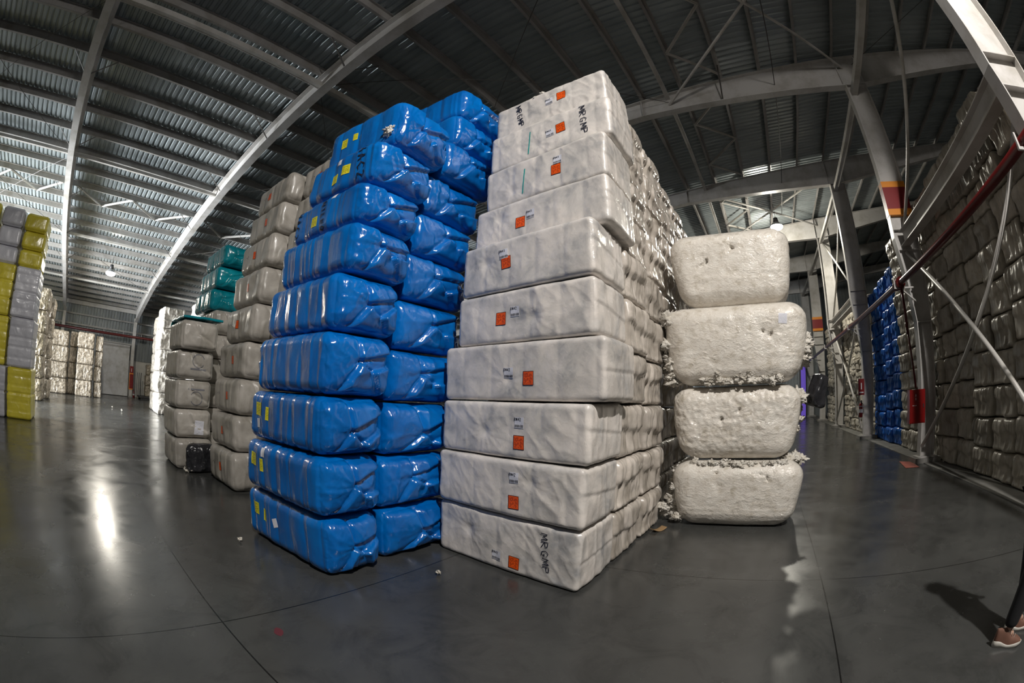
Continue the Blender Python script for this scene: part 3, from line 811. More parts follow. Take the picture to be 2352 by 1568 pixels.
def patch(surf, name, cx, cz, w_, h_, rot, mat, parent, d=(0, 1, 0), ax=(1, 0, 0), off=.004, n=6, label=None):
    A = Vector(ax); B = Vector((0, 0, 1)); V = []; Fc = []; uv = []
    ca, sa = math.cos(rot), math.sin(rot)
    for j in range(n + 1):
        for i in range(n + 1):
            a = (i / n - .5) * w_; c = (j / n - .5) * h_
            p = A * (a * ca - c * sa) + B * (a * sa + c * ca)
            base = A * cx + B * cz if ax[0] else A * cx + B * cz
            V.append(surf.at(base + p, d, off)); uv.append((i / n, j / n))
    for j in range(n):
        for i in range(n):
            k = j * (n + 1) + i
            Fc.append((k, k + 1, k + n + 2, k + n + 1))
    me = bpy.data.meshes.new(name)
    me.from_pydata([tuple(v) for v in V], [], Fc)
    ul = me.uv_layers.new(name='UVMap')
    for lp in me.loops: ul.data[lp.index].uv = uv[lp.vertex_index]
    me.materials.append(mat)
    me.polygons.foreach_set('use_smooth', [True] * len(me.polygons))
    o = link(name, me, parent)
    if label: o['label'] = label
    return o

GL = {
 'M': [[(0, 0), (.1, 1), (.45, .25), (.8, 1), (.9, 0)]], 'R': [[(0, 0), (0, 1), (.6, .95), (.65, .6), (0, .5), (.7, 0)]],
 'G': [[(.75, .8), (.4, 1), (.05, .6), (.15, .1), (.6, 0), (.75, .4), (.4, .42)]], 'P': [[(0, 0), (0, 1), (.65, .95), (.7, .6), (0, .5)]],
 'N': [[(0, 0), (0, 1), (.7, 0), (.7, 1)]], '4': [[(.55, 0), (.55, 1), (0, .3), (.75, .3)]], '2': [[(0, .8), (.3, 1), (.65, .75), (0, 0), (.7, 0)]],
 '3': [[(0, .95), (.6, .9), (.25, .55), (.65, .3), (.3, 0), (0, .12)]], 'A': [[(0, 0), (.35, 1), (.7, 0)], [(.15, .4), (.55, .4)]],
 'C': [[(.7, .85), (.35, 1), (0, .5), (.35, 0), (.7, .15)]], 'H': [[(0, 0), (0, 1)], [(.6, 0), (.6, 1)], [(0, .5), (.6, .5)]],
 'O': [[(.35, 0), (0, .5), (.35, 1), (.7, .5), (.35, 0)]], 'I': [[(.1, 0), (.1, 1)]], 'T': [[(0, 1), (.7, 1)], [(.35, 1), (.35, 0)]], '-': [[(0, .5), (.5, .5)]], 'E': [[(.6, 1), (0, 1), (0, 0), (.6, 0)], [(0, .5), (.5, .5)]],
}
def writing(surf, text, cx, cz, h_, rot, wd, parent, name='handwriting', d=(0, 1, 0), ax=(1, 0, 0), mat='ink', off=.006, wob=.1, seed=1, cond=.9, step=.012):
    rnd = random.Random(seed)
    A = Vector(ax); B = Vector((0, 0, 1)); V = []; Fc = []
    adv = h_ * cond; tot = adv * len(text)
    ca, sa = math.cos(rot), math.sin(rot)
    for k, ch in enumerate(text):
        for strk in GL[ch]:
            pts = [((-tot / 2 + adv * k + p[0] * adv * .85 + rnd.uniform(-wob, wob) * h_ * .3), (p[1] - .5) * h_ + rnd.uniform(-wob, wob) * h_ * .3) for p in strk]
            dense = []
            for (p, q) in zip(pts, pts[1:]):
                m_ = max(1, int(math.hypot(q[0] - p[0], q[1] - p[1]) / step))
                dense += [(p[0] + (q[0] - p[0]) * i / m_, p[1] + (q[1] - p[1]) * i / m_) for i in range(m_)]
            dense.append(pts[-1])
            b0 = len(V)
            for i, p in enumerate(dense):
                p0 = dense[max(0, i - 1)]; p1 = dense[min(len(dense) - 1, i + 1)]
                tx, ty = p1[0] - p0[0], p1[1] - p0[1]; l_ = math.hypot(tx, ty) or 1
                for s in (-1, 1):
                    x_ = p[0] - s * ty / l_ * wd / 2; y_ = p[1] + s * tx / l_ * wd / 2
                    V.append(surf.at(A * (cx + x_ * ca - y_ * sa) + B * (cz + x_ * sa + y_ * ca), d, off))
            for i in range(len(dense) - 1):
                a = b0 + 2 * i
                Fc.append((a, a + 1, a + 3, a + 2))
    me = bpy.data.meshes.new(name)
    me.from_pydata([tuple(v) for v in V], [], Fc)
    me.materials.append(M[mat])
    return link(name, me, parent)

def white_label(surf, cx, cz, s, rot, parent, d=(0, 1, 0), ax=(1, 0, 0), code='RN42'):
    o = patch(surf, 'barcode_label', cx, cz, .095 * s, .085 * s, rot, M['wlabel'], parent, d, ax, label='small white barcode label')
    ca, sa = math.cos(rot), math.sin(rot)
    def off(x, y): return cx + x * ca - y * sa, cz + x * sa + y * ca
    x, y = off(-.012 * s, .027 * s)
    writing(surf, code, x, y, .022 * s, rot, .0045, o, 'lettering', d, ax, 'print', .006, .02, step=.006, cond=.8)
    x, y = off(0, -.028 * s)
    b0 = MB()
    V = []; Fc = []
    rnd = random.Random(5)
    xx = -.042
    while xx < .042:
        wd = rnd.choice([.0015, .003, .0045]) if abs(xx) < .036 else .006
        px = [off(xx * s, -.037 * s), off((xx + wd) * s, -.037 * s), off((xx + wd) * s, -.016 * s), off(xx * s, -.016 * s)]
        k = len(V)
        V += [surf.at(Vector(ax) * p[0] + Vector((0, 0, 1)) * p[1], d, .006) for p in px]
        Fc.append((k, k + 1, k + 2, k + 3))
        xx += wd + rnd.choice([.003, .0045])
    me = bpy.data.meshes.new('barcode'); me.from_pydata([tuple(v) for v in V], [], Fc); me.materials.append(M['print'])
    link('barcode', me, o)
    return o

def fluff(name, pts, parent, seed=0, r=.05, spikes=1.0):
    """ragged clumps of loose cotton"""
    rs = np.random.RandomState(seed)
    V = []; Fc = []; base = 0
    S, Fq = grid(9, 9, 9)
    nn = S / np.linalg.norm(S, axis=1, keepdims=True)
    for k, p in enumerate(pts):
        for q_ in range(2):
            rr = r * (.35 + .75 * rs.rand() ** 1.5)
            off_ = rs.rand(3) * 40
            dd = .75 + .5 * spikes * fbm(nn * 1.8 + off_, seed + k, 2, .7) + .9 * spikes * ridge(nn * 3.1 + off_, seed + k + 5, 6)
            Q = nn * dd[:, None] * rr * (np.array([1.2, .6, .7]) + rs.rand(3) * .6) + np.array(p) + (rs.rand(3) - .5) * r * 1.6
            V.append(Q); Fc.append(Fq + base); base += len(Q)
    me = npmesh(name, np.concatenate(V), np.concatenate(Fc))
    me.materials.append(M['fluff'])
    return link(name, me, parent)

def Rt(t): return math.radians(t)
rnd = random.Random(4)

# ---- front blue stack: 9 bales, long side to the camera's left, folded end to the right
BZ = [0, .55, 1.07, 1.57, 2.11, 2.63, 3.12, 3.57, 4.06, 4.67]
BY = [1.87, 1.84, 1.87, 1.90, 1.98, 2.06, 2.12, 2.18, 2.36]
BX = [-4.55, -4.5, -4.45, -4.42, -4.40, -4.36, -4.32, -4.2, -4.2]
BW = [.64, .68, .70, .76, .76, .76, .80, .84, .84]
BXR = [-2.98, -2.97, -2.98, -2.98, -3.0, -2.98, -3.02, -3.0, -2.95]
for k in range(9):
    L = BXR[k] - BX[k]; H = BZ[k + 1] - BZ[k]
    me, P, Fq = bale_mesh('blue_bale', L, BW[k], H - .004, .115, .0135, 11 + k * 7, 'blue', M['blue'], ribs=[6, 6, 6, 5, 6, 5, 4, 4, 4][k], rx=.13)
    o = link('blue_bale', me, loc=(BX[k] + L / 2, BY[k] + BW[k] / 2, BZ[k]))
    o.rotation_euler = (0, 0, Rt([2.5, 2, 1, 0, 0, 1, -1, 1, 2][k]))
    tag(o, f'glossy blue film-wrapped bale in the front blue stack, {ORD[k+1] if k<8 else "topmost"} layer' , 'bale', 'bales of the front blue stack')
    sf = Surf(P, Fq)
    X0 = -L / 2
    if k in (0, 1, 2):
        patch(sf, 'yellow_label', X0 + .26, H * .62, .125, .13, Rt(-3), M['ylabel'], o)
        patch(sf, 'yellow_label', X0 + .44 + .01 * k, H * .55, .06, .13, Rt(-4), M['ylabel'], o)
        wl = [(X0 + .66, H * .50), (X0 + .43, H * .86), (X0 + .26, H * .34)][k]
        if k == 1: wl = (X0 + .50, H * .80)
        patch(sf, 'white_label', wl[0], wl[1], .075, .09, Rt([20, 0, 4][k]), M['wlabel'], o)
    if k == 6:
        patch(sf, 'yellow_label', X0 + .52, H * .40, .11, .11, Rt(0), M['ylabel'], o)
        patch(sf, 'white_label', X0 + .82, H * .88, .07, .07, 0, M['wlabel'], o)
        writing(sf, 'HAC2', X0 + .13, H * .5, .09, Rt(-90), .012, o, seed=3, cond=.95)
        writing(sf, 'INTERO', X0 + .68, H * .5, .08, Rt(-88), .012, o, seed=4, cond=.85)
    if k == 7:
        patch(sf, 'yellow_label', X0 + .56, H * .38, .10, .11, Rt(0), M['ylabel'], o)
        patch(sf, 'yellow_label', X0 + .74, H * .50, .12, .11, Rt(0), M['ylabel'], o)
        patch(sf, 'white_label', X0 + .60, H * .78, .07, .07, Rt(0), M['wlabel'], o)
        writing(sf, 'HAC2', X0 + .98, H * .5, .11, Rt(-86), .013, o, seed=5, cond=.95)
    if k == 8:
        patch(sf, 'yellow_label', X0 + .32, H * .55, .10, .12, Rt(0), M['ylabel'], o)
        patch(sf, 'yellow_label', X0 + .50, H * .60, .07, .09, Rt(0), M['ylabel'], o)
        fluff('cotton_tuft', [tuple(sf.at((L / 2 - .16, 0, H * .33), (0, 1, 0), -.0)), tuple(sf.at((L / 2 - .17, 0, H * .29), (0, 1, 0), 0)), tuple(sf.at((L / 2 - .13, 0, H * .36), (0, 1, 0), 0))], o, 3, .035)

# ---- second blue stack: 11 bales seen end-on
z = 0
B2Y = [2.62, 2.60, 2.66, 2.72, 2.78, 2.86, 2.96, 3.08, 3.20, 3.38, 3.46]
for k in range(11):
    H = 5.62 / 11
    L = 1.45; W_ = 1.0
    y0 = max(B2Y[k], (BY[min(k, 8)] + BW[min(k, 8)] + .02) if k < 9 else 0)
    xr = -3.06 - .012 * k + (0 if k < 8 else .12)
    me, P, Fq = bale_mesh('blue_bale', L, W_, H - .004, .10, .017, 211 + k * 5, 'blue', M['blue'], ribs=5, rx=.13)
    o = link('blue_bale', me, loc=(xr - L / 2, y0 + W_ / 2, z))
    tag(o, f'blue film-wrapped bale behind the front blue stack, {ORD[k+1] if k<10 else "topmost"} layer', 'bale', 'bales of the rear blue stack')
    z += H

# ---- white front stack: 10 bales facing the camera, columns running back
WZ = [0, .56, 1.08, 1.58, 2.11, 2.61, 3.14, 3.66, 4.19, 4.72, 5.24]
WY = [3.05, 3.02, 3.05, 3.10, 3.14, 3.14, 3.36, 3.42, 3.52, 3.62]
WXL = [-2.98, -2.97, -2.96, -2.98, -2.86, -2.83, -2.86, -2.78, -2.76, -2.76]
WXR = [-1.29, -1.27, -1.25, -1.15, -1.24, -1.25, -1.17, -1.19, -1.14, -1.18]
ORX = [(-1.97, .12), (-1.97, .20), (-1.95, .30), (-1.90, .40), (-2.26, .42), (-2.22, .50), (-2.20, .52), (-1.78, .52), (-1.75, .62), (-1.77, .62)]
for k in range(10):
    H = WZ[k + 1] - WZ[k]; D = .80
    xl, xr = WXL[k], WXR[k]
    tl = .27 if k < 8 else .2
    cx, cy = (xl + xr) / 2, WY[k] + .45
    L = xr - xl
    quad = [(xl - cx, WY[k] + tl - cy), (xr - cx, WY[k] - cy), (xr - cx, WY[k] + D - cy), (xl - cx, WY[k] + D - cy)]
    me, P, Fq = bale_mesh('white_bale', L, D, H - .004, .055, .0145, 401 + k * 9, 'white', M['white'], quad=quad, rx=.06)
    o = link('white_bale', me, loc=(cx, cy, WZ[k]))
    tag(o, f'white film-wrapped bale with orange label in the tall front stack, {ORD[k+1] if k<9 else "topmost"} layer', 'bale', 'front bales of the tall white stack')
    sf = Surf(P, Fq)
    ox = ORX[k][0] - cx; oz = [.22, .28, .30, .40, .46, .52, .46, .45, .55, .62][k] * H
    if k == 3: oz = .38 * H
    oa = [Rt(-3), Rt(2), Rt(0), Rt(0), Rt(0), Rt(3), Rt(0), Rt(0), Rt(4), Rt(2)][k]
    patch(sf, 'orange_label', ox, oz, .118, .122, oa, M['orange'], o)
    wx, wz = [(-.21, .02), (0, .22), (0, .17), (-.22, .04), (.17, .05), (-.03, .09), (.13, .06), (.02, .115), (-.14, -.02), (-.17, -.02)][k]
    wx = ox + wx; wz = min(oz + wz, H - .07)
    if 3 == k: wz = oz + .05
    white_label(sf, wx, wz, 1.1, oa, o, code='RN42' if k < 5 else 'RN43')
    if k == 0: writing(sf, 'MRGMP', xr - .34 - cx, H * .52, .07, Rt(-86), .008, o, seed=7, cond=1.1)
    if k == 8: writing(sf, 'MRGMP', xr - .32 - cx, H * .52, .08, Rt(-88), .009, o, seed=8, cond=1.0)
    if k == 9:
        writing(sf, 'MRGMP', xl + .38 - cx, H * .5, .08, Rt(-80), .010, o, seed=9, cond=.95)
        fluff('cotton_tuft', [tuple(sf.at((-.18, 0, H - .02), (0, 1, 0), -.02)), tuple(sf.at((-.10, 0, H - .015), (0, 1, 0), -.02))], o, 5, .05)
    if k in (7, 8):
        patch(sf, 'teal_tape', -.22, H * .45, .014, .30, Rt(-6), M['greenstain'], o, n=8)
# columns behind (ends show on the right)
VS = [bale_mesh('white_bale', 1.62, .84, .515, .06, .02, 601 + i * 3, 'side', M['white_side'], rx=.06)[0] for i in range(6)]
TOP = [5.2, 5.12, 5.0, 4.93, 4.9, 4.85]
for j in range(1, 7):
    H = TOP[j - 1] / 10
    for k in range(10):
        y0 = max(WY[k], 3.05 + .05 * k) + .82 + (j - 1) * .82
        if j > 1 or True: y0 = WY[k] + .83 * j
        recess = 0 if j < 3 or k >= 5 else .16
        o = link('white_bale', VS[(j * 3 + k * 2 + j * k) % 6], loc=(-1.27 - .81 - recess + rnd.uniform(-.03, .03), y0 + .43, H * k))
        o.scale = (1, 1, (H - .004) / .515)
        if (j + k) % 2: o.rotation_euler = (0, 0, Rt(rnd.uniform(-1.5, 1.5)))
        tag(o, f'white bale end on the right side of the tall stack, {ORD[j+1]} column back, {ORD[k+1] if k<9 else "top"} layer', 'bale', 'side bales of the tall white stack')

# ---- stack of four big cotton bales
CZ = [0, .84, 1.76, 2.74, 3.72]
CXL = [-1.10, -1.14, -1.22, -1.10]; CXR = [.62, .56, .66, .56]
CY = [5.33, 5.38, 5.30, 5.36]
lbl = ['large cotton bale with loose stretch film at the foot of the four-bale stack', 'large grey-white cotton bale, second in the four-bale stack, film shining at right', 'large ragged cotton bale, third in the four-bale stack, with a small white label', 'large rounded cotton bale on top of the four-bale stack']
for k in range(4):
    L = CXR[k] - CXL[k]; H = CZ[k + 1] - CZ[k]
    me, P, Fq = bale_mesh('cotton_bale', L, 1.15, H - .004, .20, .016, 801 + 3 * k, 'cotton', M['cotton'], rx=.26)
    o = link('cotton_bale', me, loc=((CXL[k] + CXR[k]) / 2, CY[k] + .575, CZ[k]))
    tag(o, lbl[k], 'bale', 'large cotton bales in the stack of four')
    sf = Surf(P, Fq); rs = np.random.RandomState(k)
    def sp(x, z, d=(0, 1, 0)): return tuple(sf.at((x, 0, z), d, -.01))
    if k == 0:
        fluff('cotton_tuft', [(-L / 2 + .04 + .05 * rs.rand(), -.42 + .3 * rs.rand(), H - .12 - .45 * q / 16) for q in range(22)], o, 21, .058)
        fluff('cotton_tuft', [(-.6 + 1.2 * q / 20, -.50 + .06 * rs.rand(), H - .03) for q in range(20)], o, 22, .035)
        fluff('cotton_tuft', [(L / 2 - .25 + .2 * rs.rand(), -.3 + .2 * q / 8, H - .02) for q in range(8)], o, 26, .06)
    if k == 1:
        fluff('cotton_tuft', [(L / 2 - .03 - .05 * rs.rand(), -.36 + .5 * rs.rand(), H - .1 - .5 * q / 14) for q in range(14)], o, 23, .05)
    if k == 2:
        fluff('cotton_tuft', [(-L / 2 + .06 + .06 * rs.rand(), -.42 + .3 * rs.rand(), H * .88 - .62 * q / 26) for q in range(34)], o, 24, .06)
        fluff('cotton_tuft', [(-.45 + 1.0 * rs.rand(), -.51 + .04 * rs.rand(), .03 + .13 * rs.rand() ** 2) for q in range(50)], o, 25, .034)
        fluff('cotton_tuft', [(L / 2 - .04, -.38 + .4 * rs.rand(), H * .6 - .35 * q / 12) for q in range(12)], o, 27, .055)
        patch(sf, 'white_label', L / 2 - .33, H * .76, .11, .12, Rt(-6), M['wlabel'], o)
me, P, Fq = bale_mesh('hanging_film', .22, .3, .42, .07, .02, 77, 'silver', M['blackfilm'])
o = link('hanging_film', me, loc=(.74, 5.75, 1.45)); o.rotation_euler = (.1, .25, .3)
tag(o, 'crumpled black film sticking out beside the four-bale cotton stack', 'plastic film')

# ---- right-hand wall of bales behind the columns
WV = [bale_mesh('wall_bale', 1.1, .83, .52, .06, .026, 901 + i * 3, 'wall', M['wall_bale'], rx=.1)[0] for i in range(8)]
BV = [bale_mesh('wall_blue_bale', 1.1, .83, .50, .07, .03, 951 + i * 3, 'wall', M['blue_far'], rx=.1)[0] for i in range(4)]
def side_wall(y0, ncol, nrow, H, mats, blue, name, lab, group, cw=.82):
    full = nrow
    for j in range(ncol):
        nrow = full - (2 if y0 + cw * (j + .5) < 4.5 else 0)
        hs = [H * rnd.uniform(.90, 1.10) for _ in range(nrow)]
        tot = H * nrow * rnd.uniform(.965, 1.02)
        hs = [h * tot / sum(hs) for h in hs]
        z = .013
        for k in range(nrow):
            me = mats[(j * 5 + k * 3 + j * k) % len(mats)]
            o = link(name, me, loc=(5.08 + rnd.uniform(-.05, .05), y0 + cw * (j + .5) + rnd.uniform(-.012, .012), z))
            o.rotation_euler = (0, 0, math.pi + Rt(rnd.uniform(-3.5, 3.5)))
            o.scale = (1, .94 if not blue else .95, (hs[k] - .004) / (.50 if blue else .52))
            z += hs[k]
            tag(o, lab(j, k), 'bale', group)
NC = 13
side_wall(12.83 - NC * .82, NC, 11, .525, WV, False, 'wall_bale', lambda j, k: f'dusty wrapped bale in the right wall, {ORD[k+1]} layer, {ORD[NC-j] if NC-j>1 else "first"} column right of the blue bales', 'bales of the near right wall')
side_wall(12.84, 4, 10, .505, BV, True, 'wall_blue_bale', lambda j, k: f'blue bale of the right wall, {ORD[k+1]} layer, {["nearest","second","third","farthest"][j]} blue column', 'blue bales of the right wall')
side_wall(16.14, 7, 10, .50, WV, False, 'wall_bale', lambda j, k: f'wrapped bale beyond the blue bales, {ORD[k+1]} layer, {ORD[j+1] if j else "first"} column past them', 'bales beyond the blue ones')
side_wall(21.95, 7, 11, .49, WV, False, 'wall_bale', lambda j, k: f'dim wrapped bale at the aisle end, {ORD[k+1]} layer, {ORD[j+1] if j else "first"} column past the lit braced bay', 'dim bales at the aisle end')

# ---- orange-labelled stacks left of the blue one
G2 = [bale_mesh('grey_bale', 1.3, .75, .52, .12, .022, 1001 + i * 3, 'band', M['grey_bale'], ribs=4 + i % 2, rx=.12) for i in range(4)]
Z3 = [0, .60, 1.15, 1.70, 2.26, 2.84, 3.42, 3.98, 4.53, 5.08]
for col, (xl, xr, y0, dy, nrow, lab) in enumerate([(-7.5, -6.22, 2.32, .05, 9, 'second'), (-6.12, -4.85, 2.62, .04, 9, 'first')]):
    for k in range(nrow):
        g_ = G2[(k * 2 + col) % 4]
        H = Z3[k + 1] - Z3[k]; L = xr - xl
        sh = [0, 0, -.02, .05, .12, .16, .2, .22, .24][k] if col == 0 else [0, 0, 0, 0, .08, .12, .15, .18, .2][k]
        o = link('grey_bale', g_[0], loc=((xl + xr) / 2 + sh * .8, y0 + dy * k + .375 + (.12 * sh), Z3[k]))
        o.scale = (L / 1.3, 1, (H - .004) / .52)
        tag(o, f'grey-white wrapped bale in the {lab} column left of the blue stack, {ORD[k+1] if k<8 else "top"} layer', 'bale', 'orange-labelled grey bales')
        sf = Surf(g_[1], g_[2])
        patch(sf, 'orange_label', [.02, .0, .12, .1, -.05, .08, 0, .1, -.1][k], .26, .10, .12, 0, M['orange'], o)
        if k % 2 == 0: writing(sf, '-I-', -.3, .28, .06, 0, .012, o, seed=k, step=.02)
# ---- grey stack at the corner of the left aisle, printed ends
G3 = [bale_mesh('grey_bale', 1.25, .78, .53, .10, .022, 1101 + i * 3, 'band', M['grey_bale'], ribs=7, rx=.12) for i in range(3)]
for k in range(5):
    z0 = [0, .56, 1.09, 1.62, 2.14][k]
    g_ = G3[k % 3]
    o = link('printed_bale', g_[0], loc=(-8.78 + [.05, -.02, .0, .05, .2][k], 1.83 + .39, z0))
    o.scale = (1, 1, (.525 if k else .555) / .53)
    tag(o, f'grey bale with folded plastic end in the corner stack of the left aisle, {ORD[k+1] if k<4 else "top"} layer', 'bale', 'bales of the corner stack')
    sf = Surf(g_[1], g_[2])
    if k in (2, 3):
        # faint round print and line of lettering on the end
        V = []; Fc = []
        for q in range(33):
            a_ = 2 * math.pi * q / 32 * .85 + (.4 if k == 3 else 3.6)
            for rr_ in (.115, .13):
                V.append(sf.at((0, .05 + rr_ * math.cos(a_), (.34 if k == 3 else .2) + rr_ * math.sin(a_)), (-1, 0, 0), .006))
        for q in range(32): Fc.append((2 * q, 2 * q + 1, 2 * q + 3, 2 * q + 2))
        me = bpy.data.meshes.new('printed_ring'); me.from_pydata([tuple(v) for v in V], [], Fc); me.materials.append(M['print_grey'] if 'print_grey' in M else plain('faint_blue_print', (.16, .16, .18, 1), .5)); M['print_grey'] = me.materials[0]
        link('printed_ring', me, o)
        patch(sf, 'printed_bar', .05, .19 if k == 3 else .36, .34, .03, 0, M['print_grey'], o, (-1, 0, 0), (0, 1, 0))
    if k == 1:
        patch(sf, 'white_label', .12, .2, .2, .26, Rt(-4), M['wlabel'], o, (-1, 0, 0), (0, 1, 0))
me, P, Fq = bale_mesh('plastic_heap', .34, .60, .50, .12, .016, 91, 'silver', M['blackfilm'])
o = link('plastic_heap', me, loc=(-7.86, 2.28, .01)); tag(o, 'dark crumpled plastic film hanging at the foot of the corner stack', 'plastic film')
fluff('cotton_tuft', [(-.05 + .05 * q, -.3 + .05 * (q % 2), .03) for q in range(4)], o, 31, .04)
# teal sheet lying on the corner stack
S, Fq = grid(40, 20, 1)
P = S * np.array([.62, .42, .02]); P[:, 2] += .035 + .02 * fbm(P * 4 + 7, 3, 3) - .09 * ss(-S[:, 0], .85, 1.0)
me = npmesh('teal_cover', P, Fq); me.materials.append(M['teal'])
tag(link('teal_cover', me, loc=(-8.72, 2.3, 2.70)), 'teal plastic cover lying on top of the corner stack', 'plastic cover')
# white bales and teal bales behind the corner stack
for k in range(6):
    g_ = G3[(k + 1) % 3]
    o = link('grey_bale', g_[0], loc=(-10.35 + .04 * k, 3.22 + .02 * k, .53 * k)); o.scale = (1.1, 1, 1)
    tag(o, f'grey bale in the column under the teal bales, {ORD[k+1] if k<5 else "top"} layer', 'bale', 'grey bales under the teal ones')
TL = [bale_mesh('teal_bale', 1.45, .80, .495, .11, .025, 1201 + i, 'blue', M['teal'], ribs=4, rx=.12)[0] for i in range(3)]
for k in range(3):
    o = link('teal_bale', TL[k], loc=(-10.45 + .12 * k, 3.25 + .05 * k, 3.19 + .50 * k))
    tag(o, f'teal film-wrapped bale, {["lowest", "middle", "topmost"][k]} of the three teal ones', 'bale', 'teal bales')

# ---- big bales lining the left aisle (silvery wrap)
SV = [bale_mesh('wrapped_cotton_bale', 1.5, 1.3, .90, .12, .035, 1301 + i, 'silver', M['silver'])[0] for i in range(5)]
SB = []
for i in range(4):
    mm = SV[i].copy(); mm.materials.clear(); mm.materials.append(M['brown']); SB.append(mm)
def big_stack(x, y, n, H, where, group, rz=0, j0=0, sx=1, sy=1, V_=None):
    V_ = V_ or SV
    for k in range(n):
        o = link('wrapped_cotton_bale', V_[(k + j0) % len(V_)], loc=(x + rnd.uniform(-.04, .04), y + rnd.uniform(-.04, .04), k * H))
        o.rotation_euler = (0, 0, Rt(rz + rnd.uniform(-1.5, 1.5)))
        o.scale = (sx, sy, (H - .006) / .90)
        tag(o, f'shiny clear-wrapped cotton bale {where}, {ORD[k+1] if k < n-1 else "top"} layer', 'bale', group)
big_stack(-21.05, 4.25, 5, .94, 'in the glaring stack past the corner stack', 'bales of the glaring stack', j0=0, sy=.95)
big_stack(-22.7, 4.3, 5, .90, 'just beyond the glaring stack', 'bales beyond the glaring stack', j0=2, sy=.9)
big_stack(-17.5, 5.2, 5, .93, 'between the glaring stack and the teal bales', 'bales right of the glaring stack', j0=1)
big_stack(-29.25, -.15, 4, .91, 'in the lit stack left of the sliding door', 'bales left of the door', j0=3, sy=.92, V_=SB)
big_stack(-29.5, .83, 4, .89, 'squeezed between the lit stack and the sliding door', 'bales between lit stack and door', j0=0, sy=.42, V_=SB)
big_stack(-30.1, -1.05, 4, .91, 'in the recess beside the lit door stack', 'bales in the recess', j0=2, sy=.44, V_=SB)
big_stack(-29.25, -2.05, 4, .89, 'two columns left of the sliding door', 'bales two columns left of the door', j0=1, sy=1.0, V_=SB)
big_stack(-29.4, -3.55, 4, .90, 'at the far left of the door row', 'bales far left of the door', j0=4, V_=SB)
big_stack(-21.75, -2.95, 5, .93, 'in the column behind the yellow bales', 'bales behind the yellow ones', j0=2, sy=1.0, V_=SB)
big_stack(-23.5, -2.75, 5, .90, 'in the second column behind the yellow bales', 'second column behind the yellow ones', j0=4, sy=.95, V_=SB)
big_stack(-32.6, 5.3, 3, .72, 'on the dark platform right of the sliding door', 'bales on the platform', j0=1, sx=.6, sy=.75, V_=SB)
for o in COL.objects:
    if o.get('group') == 'bales on the platform': o.location.z += .22
b = MB(); b.box(-33.3, -31.7, 4.3, 6.2, .12, .22); b.box(-33.2, -33.0, 4.4, 6.1, 0, .12); b.box(-32.0, -31.8, 4.4, 6.1, 0, .12)
tag(b.build('platform', M['dark']), 'low dark platform right of the sliding door', 'platform')
for q in range(3):
    b = MB(); b.bar((-32.9, 4.2 + .12 * q, .03), (-33.3, 4.25 + .16 * q, 1.75), .05, .12)
    tag(b.build('steel_bar', M['dark']), f'dark bar leaning beside the platform, {["left", "middle", "right"][q]} of three', 'bar', 'leaning bars')

# ---- yellow and grey foam bales at the left edge
def slab(x, y, z0, L_, W_, H_, mat, ribs, label, seed, rr=.06):
    me, P, Fq = bale_mesh('foam_bale', L_, W_, H_ - .004, rr, .035, seed, 'slab', M[mat], ribs=ribs)
    tag(link('foam_bale', me, loc=(x, y, z0)), label, 'bale', 'yellow and grey bales at the left edge')
X0 = -13.8 - .6
for j, (y0, col) in enumerate([(-1.90, [('yellow', 1.36, 6), ('lilac', 1.32, 5), ('lilac', 1.36, 6), ('yellow', .5, 1), ('yellow', .52, 1), ('yellow', .52, 1)]),
                               (-2.86, [('lilac', 1.36, 6), ('yellow', 1.3, 6), ('yellow', 1.38, 6), ('lilac', .5, 1), ('lilac', .54, 1), ('lilac', .56, 1)]),
                               (-3.85, [('lilac', 1.36, 6), ('yellow', 1.3, 6), ('lilac', 1.36, 6), ('yellow', .5, 1), ('yellow', .54, 1), ('yellow', .6, 1)])]):
    z0 = 0
    nc = {}
    for k, (mt, H_, rb) in enumerate(col):
        back = .06 * k
        slab(X0 + (0 if k < 3 else -.1), y0 - .45 - .05 * k + (.0 if k != 3 else -.02), z0, 1.2, .90, H_, mt, rb, f'{"yellow" if mt == "yellow" else "grey"} {"strapped foam bale" if rb > 1 else "wrapped bale"}, {["right", "middle", "left"][j]} column at the left edge, {ORD[k+1] if k < 5 else "top"} layer', 1401 + j * 10 + k, .05 if rb > 1 else .12)
        z0 += H_

FM = [bale_mesh('foam_bale', 1.2, .90, 1.35, .05, .05, 1480 + i, 'slab', M[['yellow', 'lilac'][i]], ribs=6)[0] for i in range(2)]
for j in range(9):  # unseen bales added as a barrier against the loading-door light
    for k in range(4):
        o = link('foam_bale', FM[(j + k) % 2], loc=(X0 - .05, -5.60 - .95 * j, 1.355 * k))
        tag(o, f'{["yellow", "grey"][(j + k) % 2]} strapped foam bale added unseen outside the left edge to block light, {ORD[k+1] if k < 3 else "top"} layer, {ORD[j+1] if j else "nearest"} column', 'bale', 'unseen foam bales added past the left edge to block light')

